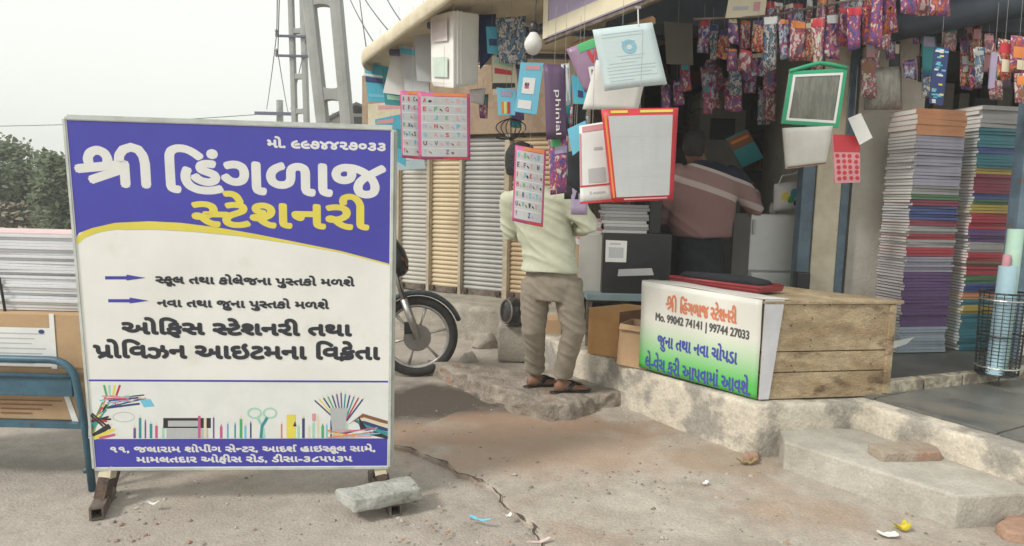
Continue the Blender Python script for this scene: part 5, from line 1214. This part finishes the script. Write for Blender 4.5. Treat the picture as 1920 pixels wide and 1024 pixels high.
BC = {k: plain('book_' + k.replace(' ', '_'), tuple(x * .9 + .01 for x in c), .5) for k, c in dict(purple=(.11, .05, .16), red=(.34, .03, .05), blue=(.05, .08, .24), lilac=(.30, .29, .36), grey=(.30, .29, .29), teal=(.04, .17, .21), orange=(.50, .22, .10), yellow=(.40, .30, .07), green=(.07, .16, .08), pale=(.34, .40, .46), maroon=(.20, .03, .06), brown=(.18, .10, .06)).items()}
cA = at(1692, 560, 4.5); cA.z = 0
def R(L, u, Y): return [(BC[k], k, at(u, v, Y).z, h) for k, v, h in L]
stack(cA, .20, .19, .13, .40, R([('pale', 612, .02), ('purple', 512, .021), ('lilac', 478, .018), ('red', 462, .02), ('grey', 448, .018), ('red', 436, .02), ('grey', 422, .018), ('maroon', 410, .02), ('blue', 385, .019), ('maroon', 372, .02), ('green', 362, .018), ('grey', 348, .02), ('lilac', 250, .022), ('orange', 205, .035)], 1692, 4.5), 'the stack against the stained dividing wall')
cB = at(1806, 560, 4.62); cB.z = 0
stack(cB, .16, .18, .13, .40, R([('teal', 590, .022), ('yellow', 575, .02), ('teal', 560, .02), ('orange', 548, .018), ('blue', 530, .02), ('green', 515, .02), ('red', 500, .02), ('brown', 488, .02), ('red', 470, .02), ('grey', 452, .018), ('purple', 430, .022), ('red', 400, .022), ('yellow', 384, .02), ('green', 372, .018), ('blue', 362, .02), ('maroon', 325, .022), ('yellow', 314, .02), ('teal', 285, .02), ('blue', 275, .02), ('teal', 235, .022), ('grey', 195, .03)], 1812, 4.6), 'the stack behind the wire basket')
cC = at(1918, 560, 4.9); cC.z = 0
stack(cC, .15, .15, .13, .40, R([('brown', 520, .03), ('grey', 420, .03), ('maroon', 350, .03), ('teal', 250, .03)], 1918, 4.9), 'the stack behind the end door post')
cD = at(1650, 560, 4.62); cD.z = 0
hung('loose_sheet', [(1676, 640), (1715, 632), (1700, 645), (1674, 654)], 4.4, PAPER, 'loose white sheet lying at the foot of the book stack', 'paper', .002, st=0)
# wire mesh basket with rolled charts
bb0 = onz(1868, 700, .40)
wk = root('wire_basket', V((bb0.x, bb0.y, .398)), 'tall black wire mesh basket beside the blue door post', 'basket')
zb1 = at(1868, 548, bb0.y).z; rb = .115
for i in range(20):
    a = 2 * math.pi * i / 20; d_ = V((math.cos(a), math.sin(a), 0)); MB().tube([bb0 + d_ * rb * .95, bb0 + d_ * rb * 1.08 + V((0, 0, zb1 - .40))], .0022, 5).build('upright_wire', BLACK, wk)
for i in range(24):
    z = .402 + (zb1 - .402) * i / 23; r = rb * (.95 + .13 * i / 23); MB().tube([V((bb0.x + r * math.cos(a), bb0.y + r * math.sin(a), z)) for a in [2 * math.pi * k / 24 for k in range(24)]], .006 if i in (0, 2, 11, 21, 23) else .0022, 5, closed=True).build('ring_wire', CHROME if i in (2, 21) else BLACK, wk)
MB().lathe(V((bb0.x, bb0.y, .400)), [(rb * .95, 0), (rb * .95, .004)], seg=24).build('basket_bottom', BLACK, wk)
for u0, u1, v0, col, lab, dy in ((1846, 1906, 498, 'sky', 'pale blue rolled chart paper standing in the wire basket', -.05), (1872, 1925, 430, 'mint', 'mint green rolled chart paper standing in the wire basket', .04), (1862, 1880, 478, 'rose', 'pink rolled chart paper standing in the wire basket', .0)):
    c = at((u0 + u1) / 2, 600, bb0.y + dy); r = (at(u1, 600, bb0.y).x - at(u0, 600, bb0.y).x) / 2 * (.55 if col != 'rose' else .8); zt6 = at((u0 + u1) / 2, v0, bb0.y).z; c.x = min(max(c.x, bb0.x - .05), bb0.x + .045)
    mb = MB(); n = 26; vs_ = []
    for t in range(n + 1):
        a = 2.6 * math.pi * t / n; rr_ = r * (1 - .18 * t / n); vs_ += [V((c.x + rr_ * math.cos(a), c.y + rr_ * math.sin(a), .41)), V((c.x + rr_ * math.cos(a) + .03, c.y + rr_ * math.sin(a) + .02, zt6))]
    mb.add(vs_, [(2 * t, 2 * t + 2, 2 * t + 3, 2 * t + 1) for t in range(n)]); mb.build('rolled_chart', plain('chart_' + col, dict(sky=(.42, .62, .72), mint=(.45, .66, .55), rose=(.62, .30, .36))[col], .7), smooth=True, label=lab, cat='paper roll')

# ================================================================ SMALL THINGS ON THE GROUND
q = [onz(u, v, .165) for u, v in ((1624, 850), (1654, 868), (1766, 866), (1740, 838))]
chunk([(p.x, p.y) for p in q], .160, .215, .004, .004, 14, 4, .007, 'loose_brick', M('old_brick', (.36, .30, .24), (.27, .22, .17), 9, .9, .5, 60, c3=(.34, .2, .14), s3=6), label='weathered flat brick lying on the concrete step', cat='brick')
q = [onz(u, v, .02) for u, v in ((1862, 1000), (1880, 1016), (1960, 1030), (1965, 985), (1890, 978))]
chunk([(p.x, p.y) for p in q], .012, .07, .012, .006, 14, 6, .01, 'loose_brick', M('old_red_brick', (.38, .24, .17), (.30, .18, .13), 9, .9, .5, 60), label='reddish rounded brick lying on the ground beside the concrete step', cat='brick')
q = [onz(u, v, .02) for u, v in ((1392, 862), (1402, 872), (1424, 868), (1420, 850))]
chunk([(p.x, p.y) for p in q], .012, .055, .006, .006, 20, 7, .006, 'brick_piece', M('old_red_brick', (.4, .25, .2)), label='broken red brick piece at the foot of the platform corner', cat='brick')
rnd = random.Random(77)
def scrap(u, v, wd, hd, mat, label, cat, yaw, z=.03, curl=.01):
    c = onz(u, v, z); ex, ey = V((math.cos(yaw), math.sin(yaw), 0)), V((-math.sin(yaw), math.cos(yaw), 0)); n = 5; mb = MB(); vs_ = []
    for s_ in (0, 1):
        for j in range(n + 1):
            for i in range(n + 1):
                a, b = i / n - .5, j / n - .5; vs_.append(c + ex * (a * wd * (1 - .3 * abs(b))) + ey * (b * hd) + V((0, 0, curl * (a * a * 4 + .6 * noise.noise(V((a * 4, b * 4, u)))) + .003 + .0012 * s_)))
    m_ = (n + 1) ** 2
    fs = [(j * (n + 1) + i, j * (n + 1) + i + 1, (j + 1) * (n + 1) + i + 1, (j + 1) * (n + 1) + i) for j in range(n) for i in range(n)]
    mb.add(vs_, [f[::-1] for f in fs] + [tuple(k + m_ for k in f) for f in fs]); return mb.build('litter_scrap', mat, label=label, cat=cat, group='litter on the ground')
scrap(1690, 992, .07, .05, M('yellow_wrapper', (.62, .50, .04), (.45, .36, .03), 30, .35), 'crumpled yellow wrapper on the ground before the step', 'wrapper', .2, curl=.022)
scrap(1664, 1004, .085, .04, PAPER, 'folded white paper scrap beside the yellow wrapper', 'paper', -.1, curl=.008)
scrap(900, 976, .10, .018, ink('sky'), 'thin blue wrapper strip lying by the crack', 'wrapper', -.3)
scrap(952, 969, .035, .02, PAPER, 'tiny white paper bit beside the crack', 'paper', .4)
scrap(1010, 1018, .11, .016, plain('pinkish_film', (.62, .48, .46), .4), 'thin pinkish white wrapper strip on the ground below the crack', 'wrapper', .4)
scrap(287, 946, .05, .02, PAPER, 'small white scrap under the signboard', 'paper', .1)
scrap(1400, 868, .12, .03, M('dry_leaf', (.30, .24, .10), None, 20, .8), 'dry leaf litter at the platform corner', 'leaf', .1, curl=.02)
scrap(1320, 908, .05, .02, PAPER, 'white paper bit lying before the platform', 'paper', .5)
# pebbles and grit
mb = MB(); GR = [M('grit_%d' % i, c, None, 20, .9) for i, c in enumerate([(.32, .28, .23), (.2, .17, .14), (.42, .38, .33), (.34, .2, .14)])]
for i in range(900):
    if rnd.random() < .55: u, v = rnd.uniform(735, 1480), rnd.uniform(740, 1020)
    else: u, v = rnd.uniform(180, 1850), rnd.uniform(880, 1022)
    p = onz(u, v, .022); r = rnd.choice((.003, .004, .005, .007, .010)) * rnd.uniform(.7, 1.2)
    if p.y > 4.4 or (p.x > 1.3 and p.y > 2.9): continue
    if p.x < -.55: p.z = .002
    a = rnd.random() * 6; x = V((math.cos(a), math.sin(a), 0)) * r * rnd.uniform(1, 1.6); y = V((-math.sin(a), math.cos(a), 0)) * r
    mb.add([p - x, p - y, p + x, p + y, p + V((r * .2, 0, r * .8))], [(0, 1, 4), (1, 2, 4), (2, 3, 4), (3, 0, 4)], rnd.choice(GR))
mb.build('grit', None, base=False, kind='stuff', label='scattered grit and pebbles over the dusty yard', cat='grit')
for i, (u, v, s_) in enumerate(((905, 640, .12), (930, 622, .16), (960, 655, .10), (880, 665, .08), (1085, 600, .12))):
    c = onz(u, v + 12, .0); q = [(c.x + s_ * math.cos(a) * rnd.uniform(.8, 1.2), c.y + s_ * .7 * math.sin(a) * rnd.uniform(.8, 1.2)) for a in [k * 1.05 for k in range(6)]]
    chunk(q, -.02, s_ * 1.1, s_ * .35, .045, 9, i + 20, .018, 'concrete_rubble', CONC, label='broken grey concrete lump in the rubble behind the customer', cat='rubble', group='rubble lumps behind the customer')
# black helmet on the rubble
hc = at(968, 585, 5.6)
hm = root('helmet', hc - V((0, 0, .12)), 'black helmet lying on its side behind the customer', 'helmet')
axh = V((-.85, -.5, .1)).normalized()
MB().lathe(hc, [(.01, .13), (.06, .125), (.10, .09), (.118, .03), (.12, -.03), (.105, -.09), (.095, -.10)], -axh, 22).build('shell', M('helmet_black', (.02, .02, .022), None, 5, .2), hm, smooth=True)
MB().tube([hc + axh * .10 + (axh.orthogonal().normalized() * math.cos(a) + axh.cross(axh.orthogonal().normalized()) * math.sin(a)) * .098 for a in [k * .3 for k in range(21)]], .008, 6, closed=True).build('edge_trim', STEEL, hm)
MB().box(V((hc.x + .05, hc.y + .12, (hc.z - .12) / 2)), .2, .14, (hc.z - .12) / 2 - .001).build('concrete_block', CONC, bevel=.02, label='concrete block under the black helmet', cat='block')

# ================================================================ PEOPLE
def ell(p, ax_, ay_): return (V(p), ax_, ay_)
def limb(mb, pts, rad, seg=14): mb.tube(pts, rad, seg)
def ball(mb, c, r, sx=1, sy=1, sz=1): mb.loft([(V(c) + V((0, 0, sz * r * math.sin(math.radians(a)))), V((sx * r * max(.03, math.cos(math.radians(a))), 0, 0)), V((0, sy * r * max(.03, math.cos(math.radians(a))), 0))) for a in range(-88, 89, 16)], 14)
def organic(mb, name, mat, parent, voxel=.012, it=6, fold=0.0, freq=9, seed=1):
    o = mb.build(name, mat, parent)
    bake(o, [('REMESH', dict(mode='VOXEL', voxel_size=voxel)), ('SMOOTH', dict(iterations=it, factor=.5))])
    if fold:
        o.data.update()
        nrm = [v_.normal.copy() for v_ in o.data.vertices]
        for v_, n_2 in zip(o.data.vertices, nrm):
            p = v_.co + V((seed, 0, 0)); k = noise.noise(V((p.x * freq * .6 + p.z * freq * .5, p.y * freq * .6, p.z * freq * 1.5 + p.x * freq * .7))); k = (1 - abs(k)) ** 3 - .4
            v_.co += n_2 * fold * k
    if not o.data.materials: o.data.materials.append(mat)
    o.data.polygons.foreach_set('use_smooth', [True] * len(o.data.polygons)); return o
def hand(mb, wr_, d_, pal, curl=.5, sc_=1.0):
    d_ = d_.normalized(); s_ = pal.cross(d_).normalized(); pal = d_.cross(s_)
    mb.loft([(wr_, s_ * .024 * sc_, pal * .017 * sc_), (wr_ + d_ * .04 * sc_, s_ * .036 * sc_, pal * .015 * sc_), (wr_ + d_ * .085 * sc_, s_ * .038 * sc_, pal * .013 * sc_)], 12)
    for i, L in enumerate((.068, .078, .072, .056)):
        p = wr_ + d_ * .078 * sc_ + s_ * (-.028 + .0187 * i) * sc_; a = p; pts = [p]
        for k, f in enumerate((.45, .32, .23)):
            ang = curl * (k + .6); a = a + (d_ * math.cos(ang) + pal * math.sin(ang)) * L * f * sc_; pts.append(a)
        mb.tube(pts, [.0092 * sc_, .0088 * sc_, .008 * sc_, .006 * sc_], 8)
    p = wr_ + d_ * .025 * sc_ - s_ * .026 * sc_; mb.tube([p, p - s_ * .03 * sc_ + d_ * .025 * sc_ + pal * .01, p - s_ * .036 * sc_ + d_ * .055 * sc_ + pal * .025], [.012 * sc_, .010 * sc_, .007 * sc_], 8)
def head(mb, c, fwd, r=.1, up=V((0, 0, 1))):
    s_ = fwd.cross(up).normalized()
    prof = [(-.125, .035, .03, .02), (-.10, .055, .062, .012), (-.06, .066, .082, .004), (-.01, .073, .094, 0), (.04, .076, .098, -.004), (.085, .066, .084, -.008), (.112, .042, .052, -.008), (.124, .012, .014, -.008)]
    mb.loft([(c + up * h + fwd * o_, s_ * w_, fwd * d_) for h, w_, d_, o_ in prof], 18)
    mb.loft([(c + up * .02 + fwd * .088, s_ * .008, up * .01), (c - up * .02 + fwd * .108, s_ * .013, up * .012), (c - up * .03 + fwd * .088, s_ * .014, up * .01)], 8)
    for k in (-1, 1):
        e = c - up * .005 + s_ * (.074 * k) - fwd * .008
        mb.loft([(e - up * .03, s_ * .006, fwd * .008), (e - up * .008 + s_ * .006 * k, s_ * .008, fwd * .016), (e + up * .02 + s_ * .008 * k, s_ * .008, fwd * .018), (e + up * .034, s_ * .006, fwd * .010)], 10)
def face_bits(c, fwd, parent, up=V((0, 0, 1))):
    s_ = fwd.cross(up).normalized()
    for k in (-1, 1):
        mb = MB(); ball(mb, c + fwd * .084 + s_ * .031 * k + up * .008, .011); mb.build('eye', M('eye_white', (.6, .58, .55), None, 5, .2), parent, smooth=True)
        mb = MB(); ball(mb, c + fwd * .0915 + s_ * .031 * k + up * .008, .0055); mb.build('iris', M('iris_dark', (.02, .012, .01), None, 5, .2), parent, smooth=True)
        MB().tube([c + fwd * .09 + s_ * .014 * k + up * .026, c + fwd * .092 + s_ * .032 * k + up * .031, c + fwd * .082 + s_ * .05 * k + up * .026], .004, 6).build('eyebrow', HAIR, parent)
    MB().tube([c + fwd * .086 + s_ * -.022 - up * .058, c + fwd * .096 - up * .056, c + fwd * .086 + s_ * .022 - up * .058], [.004, .007, .004], 8).build('lips', M('lips', (.22, .085, .07), None, 5, .5), parent)
def hair(mb, c, fwd, up=V((0, 0, 1))):
    s_ = fwd.cross(up).normalized(); b = -fwd
    for h, w_, d_, o_ in (): pass
    mb.loft([(c - up * .07 + b * .045, s_ * .060, fwd * .050), (c - up * .03 + b * .034, s_ * .078, fwd * .072), (c + up * .02 + b * .026, s_ * .084, fwd * .084), (c + up * .06 + b * .012, s_ * .085, fwd * .098), (c + up * .10 + b * .006, s_ * .072, fwd * .088), (c + up * .13 + b * .006, s_ * .045, fwd * .056), (c + up * .142, s_ * .01, fwd * .012)], 18)

# --- customer standing on the broken slab
foot_z = .118
Ym = 4.22
FR = onz(1062, 736, foot_z); FL = onz(1006, 729, foot_z)
pm = root('person', V((FR.x - .1, FR.y, foot_z)), 'person in pale green shirt and khaki trousers standing at the shop counter', 'person')
fwdm = V((.86, .5, 0)).normalized()
ankR = V((FR.x - .03, FR.y, foot_z + .095)); ankL = V((FL.x - .01, FL.y + .05, foot_z + .095))
hipR = at(1062, 535, Ym + .0); hipL = at(1005, 535, Ym + .06)
kneR = at(1076, 620, Ym - .02); kneL = at(1000, 618, Ym + .06)
pel = (hipR + hipL) / 2 + V((0, 0, .03)); wai = at(1028, 470, Ym + .02); che = at(1016, 410, Ym + .03); shc = at(1010, 368, Ym + .03); nek = at(996, 338, Ym + .05); hdc = at(978, 308, Ym + .06)
shR = at(1064, 372, Ym - .06); shL = at(958, 374, Ym + .13); elR = at(1106, 424, Ym - .08); wrR = at(1072, 432, Ym + .14); elL = at(956, 438, Ym + .16); wrL = at(1000, 440, Ym + .38)
side = (shR - shL).normalized(); dep = V((-side.y, side.x, 0)); UPV = V((0, 0, 1)); hs = V((side.x, side.y, 0)).normalized()
fw2 = V((.93, .36, 0)).normalized(); sd2 = V((fw2.y, -fw2.x, 0))
def foot(mb, an, f, L=.25):
    s_ = V((f.y, -f.x, 0)); b = V((an.x, an.y, foot_z + .022))
    mb.loft([(b - f * .055 + V((0, 0, .015)), s_ * .026, UPV * .028), (b - f * .02 + V((0, 0, .018)), s_ * .034, UPV * .036), (b + f * .05 + V((0, 0, .016)), s_ * .035, UPV * .036), (b + f * .11 + V((0, 0, .004)), s_ * .043, UPV * .022), (b + f * .15, s_ * .045, UPV * .016)], 14)
    for i, (o_, L2) in enumerate(((-.032, .030), (-.014, .036), (.003, .038), (.019, .042), (.036, .046))): mb.tube([b + f * .135 + s_ * -o_, b + f * (.145 + L2) + s_ * -o_ - V((0, 0, .004))], [.011, .009 if i < 4 else .012], 8)
mb = MB()
head(mb, hdc, fwdm); limb(mb, [nek - UPV * .05, nek, hdc - UPV * .06], [.062, .056, .054])
mb.loft([(pel - UPV * .06, hs * .15, dep * .10), (pel + UPV * .06, hs * .15, dep * .10), (wai, hs * .135, dep * .09), (che, hs * .15, dep * .10), (shc, hs * .15, dep * .075), (shc + UPV * .03, hs * .07, dep * .05)], 18)
for s_, e_, w_ in ((shR, elR, wrR), (shL, elL, wrL)): limb(mb, [s_, s_.lerp(e_, .5), e_, e_.lerp(w_, .35), w_], [.052, .045, .037, .036, .025])
for h_, k_, a_ in ((hipR, kneR, ankR), (hipL, kneL, ankL)): limb(mb, [h_, h_.lerp(k_, .5), k_, k_.lerp(a_, .35), a_, a_ - UPV * .05], [.082, .07, .053, .052, .034, .034])
hand(mb, wrR, (wrR - elR), V((0, .3, -.9)), .5); hand(mb, wrL, (wrL - elL), V((0, .3, -.9)), .5)
foot(mb, ankR, fw2); foot(mb, ankL, fw2)
body = organic(mb, 'body', SKIN, pm, .009, 3)
mb = MB(); hair(mb, hdc, fwdm); organic(mb, 'hair', HAIR, pm, .008, 2, .004, 40); face_bits(hdc, fwdm, pm)
SHIRT = M('pale_green_shirt', (.52, .54, .42), (.47, .49, .38), 14, .9, .15, 200); TROU = M('khaki_trousers', (.265, .23, .185), (.225, .195, .155), 14, .95, .2, 220)
mb = MB(); hem = at(1030, 508, Ym + .02)
mb.loft([(hem, hs * .190, dep * .145), (hem + UPV * .06, hs * .182, dep * .138), (wai, hs * .180, dep * .132), (che - UPV * .03, hs * .186, dep * .135), (che + UPV * .06, hs * .188, dep * .128), (shc, hs * .178, dep * .105), (shc + UPV * .035, hs * .095, dep * .078), (nek - UPV * .01, hs * .066, dep * .066)], 24)
for s_, e_, w_ in ((shR, elR, wrR), (shL, elL, wrL)): limb(mb, [s_.lerp(shc, .35), s_, s_.lerp(e_, .5), e_, e_.lerp(w_, .5), e_.lerp(w_, .86)], [.075, .076, .068, .060, .052, .044])
organic(mb, 'shirt', SHIRT, pm, .009, 4, .013, 9, 3)
mb = MB(); mb.loft([(nek - UPV * .03, hs * .072, dep * .07), (nek + UPV * .012, hs * .066, dep * .064)], 18); organic(mb, 'collar', SHIRT, pm, .008, 1)
mb = MB()
mb.loft([(pel - UPV * .12, hs * .165, dep * .118), (pel - UPV * .02, hs * .178, dep * .13), (pel + UPV * .07, hs * .168, dep * .122)], 20)
for h_, k_, a_ in ((hipR, kneR, ankR), (hipL, kneL, ankL)):
    e_ = a_ + UPV * .025; limb(mb, [h_ + UPV * .03, h_.lerp(k_, .5), k_, k_.lerp(e_, .5), e_], [.100, .092, .076, .069, .064], 18)
organic(mb, 'trousers', TROU, pm, .009, 3, .009, 11, 9)
for an in (ankR, ankL):
    b = V((an.x, an.y, foot_z + .004)); mb = MB(); s_ = V((fw2.y, -fw2.x, 0))
    mb.loft([(b - fw2 * .08, s_ * .02, UPV * .008), (b - fw2 * .06, s_ * .036, UPV * .009), (b + fw2 * .04, s_ * .036, UPV * .008), (b + fw2 * .12, s_ * .05, UPV * .008), (b + fw2 * .18, s_ * .044, UPV * .008), (b + fw2 * .21, s_ * .02, UPV * .008)], 14)
    sd3 = mb.build('sandal', BLACK, pm, smooth=True)
    for k in (-1, 1): MB().loft([(b + fw2 * .02 + s_ * .042 * k + UPV * .02, fw2 * .02, UPV * .005), (b + fw2 * .07 + s_ * .03 * k + UPV * .062, fw2 * .022, UPV * .006), (b + fw2 * .14 + s_ * .004 * k + UPV * .04, fw2 * .010, UPV * .005)], 8).build('strap', BLACK, sd3, smooth=True)

# --- shopkeeper inside
Yk = 5.15
hk = at(1302, 276, Yk - .02)
pk2 = root('person', V((hk.x, Yk, .396)), 'person in rose and navy sweater standing inside the shop with back turned', 'person')
fk = V((.25, .95, -.18)).normalized(); sk = V((1, -.12, 0)).normalized(); dk = V((.12, 1, 0)).normalized()
pelk = at(1312, 505, Yk + .03); waik = at(1312, 440, Yk + .02); chek = at(1318, 370, Yk); shk = at(1322, 318, Yk); nekk = at(1310, 300, Yk + .01)
sR, sL = at(1380, 335, Yk + .0), at(1258, 330, Yk); eR2, eL2 = at(1415, 392, Yk + .02), at(1246, 410, Yk + .12); wR2, wL2 = at(1408, 345, Yk + .28), at(1280, 430, Yk + .32)
ft = [V((pelk.x - .09, Yk + .06, .396)), V((pelk.x + .09, Yk + .06, .396))]
mb = MB(); head(mb, hk, fk); limb(mb, [nekk - UPV * .05, nekk, hk - UPV * .05], [.066, .06, .056])
mb.loft([(pelk - UPV * .08, sk * .16, dk * .11), (pelk + UPV * .05, sk * .16, dk * .11), (waik, sk * .15, dk * .1), (chek, sk * .17, dk * .11), (shk, sk * .17, dk * .08), (shk + UPV * .03, sk * .08, dk * .06)], 18)
for s_, e_, w_ in ((sR, eR2, wR2), (sL, eL2, wL2)): limb(mb, [s_, s_.lerp(e_, .5), e_, e_.lerp(w_, .35), w_], [.056, .05, .04, .038, .027])
for i, f_ in enumerate(ft):
    h_ = V((f_.x, pelk.y, pelk.z - .05)); limb(mb, [h_, h_.lerp(f_, .5), V((f_.x, f_.y, .47))], [.085, .06, .04]); mb.loft([(V((f_.x, f_.y - .05, .44)), V((.035, 0, 0)), V((0, 0, .035))), (V((f_.x, f_.y + .08, .43)), V((.045, 0, 0)), V((0, 0, .026))), (V((f_.x, f_.y + .18, .415)), V((.035, 0, 0)), V((0, 0, .014)))], 12)
hand(mb, wR2, V((-.1, .6, .4)), V((-.7, .1, -.5)), .5); hand(mb, wL2, V((.1, .9, .1)), V((0, 0, -1)), .4)
organic(mb, 'body', SKIN, pk2, .010, 3)
mb = MB(); hair(mb, hk, V((.25, .95, 0)).normalized()); organic(mb, 'hair', HAIR, pk2, .009, 2, .004, 40); face_bits(hk, fk, pk2)
def sweater():
    m = bpy.data.materials.new('banded_sweater'); m.use_nodes = True; t = m.node_tree; b = t.nodes['Principled BSDF']; b.inputs['Roughness'].default_value = .95
    tc = t.nodes.new('ShaderNodeTexCoord'); sp = t.nodes.new('ShaderNodeSeparateXYZ'); t.links.new(tc.outputs['Object'], sp.inputs[0])
    ml = t.nodes.new('ShaderNodeMath'); ml.operation = 'MULTIPLY_ADD'; ml.inputs[1].default_value = .32; t.links.new(sp.outputs[0], ml.inputs[0]); t.links.new(sp.outputs[2], ml.inputs[2])
    r = t.nodes.new('ShaderNodeValToRGB'); r.color_ramp.interpolation = 'CONSTANT'
    lo, hi = .7, 1.5; mr = t.nodes.new('ShaderNodeMapRange'); mr.inputs[1].default_value = lo; mr.inputs[2].default_value = hi; t.links.new(ml.outputs[0], mr.inputs[0]); t.links.new(mr.outputs[0], r.inputs[0])
    zs = lambda v, u=1330: ((at(u, v, Yk - .1).z - .396 + .32 * (at(u, v, Yk - .1).x - hk.x)) - lo) / (hi - lo)
    st = [(0, (.27, .155, .15)), (zs(362), (.50, .42, .40)), (zs(350), (.30, .19, .18)), (zs(322), (.52, .46, .45)), (zs(315), (.012, .016, .035))]
    el = r.color_ramp.elements; el[0].color = (*st[0][1], 1); el[1].position = st[1][0]; el[1].color = (*st[1][1], 1)
    for p_, c_ in st[2:]: e_ = el.new(p_); e_.color = (*c_, 1)
    t.links.new(r.outputs[0], b.inputs['Base Color']); return m
mb = MB(); hemk = at(1314, 445, Yk + .02)
mb.loft([(hemk, sk * .215, dk * .145), (hemk + UPV * .05, sk * .235, dk * .155), (waik + UPV * .08, sk * .245, dk * .155), (chek, sk * .25, dk * .15), (chek + UPV * .1, sk * .245, dk * .135), (shk + UPV * .0, sk * .215, dk * .11), (shk + UPV * .045, sk * .11, dk * .085), (nekk, sk * .07, dk * .07)], 24)
for s_, e_, w_ in ((sR, eR2, wR2), (sL, eL2, wL2)): limb(mb, [s_.lerp(shk, .35), s_, s_.lerp(e_, .5), e_, e_.lerp(w_, .5), e_.lerp(w_, .85)], [.085, .085, .078, .070, .058, .048])
organic(mb, 'sweater', sweater(), pk2, .012, 5, .012, 6, 5)
mb = MB(); mb.loft([(pelk - UPV * .12, sk * .19, dk * .13), (pelk, sk * .195, dk * .135), (waik, sk * .17, dk * .12)], 20)
for f_ in ft:
    h_ = V((f_.x, pelk.y, pelk.z - .05)); limb(mb, [h_, h_.lerp(f_, .5), V((f_.x, f_.y, .46))], [.115, .09, .08], 16)
organic(mb, 'trousers', CLOTHBK, pk2, .014, 4, .01, 7, 2)
# held books
hb = pxsheet([(1362, 262), (1402, 244), (1432, 296), (1392, 314)], [Yk + .1, Yk + .12, Yk + .3, Yk + .28], th=.02)
o = hb.body('held_book', ink('teal'), None, nx=1, ny=1, label='teal and brown book held up by the shopkeeper', cat='book')
mb = MB(); hb.rect(mb, 0, 0, 1, .4, ink('brown'), .001); hb.rect(mb, .1, .12, .9, .2, ink('orange'), .002); mb.build('print', None, o)

# ================================================================ HAZE
hzm = bpy.data.materials.new('haze_air'); hzm.use_nodes = True; t = hzm.node_tree
for n_ in list(t.nodes):
    if n_.type == 'BSDF_PRINCIPLED': t.nodes.remove(n_)
pv = t.nodes.new('ShaderNodeVolumePrincipled'); pv.inputs['Color'].default_value = (.92, .94, .92, 1); pv.inputs['Density'].default_value = .0055
t.links.new(pv.outputs[0], [n_ for n_ in t.nodes if n_.type == 'OUTPUT_MATERIAL'][0].inputs['Volume'])
MB().box((0, 45, 5.2), 153, 107, 6.4).build('haze', hzm, base=False, kind='stuff')
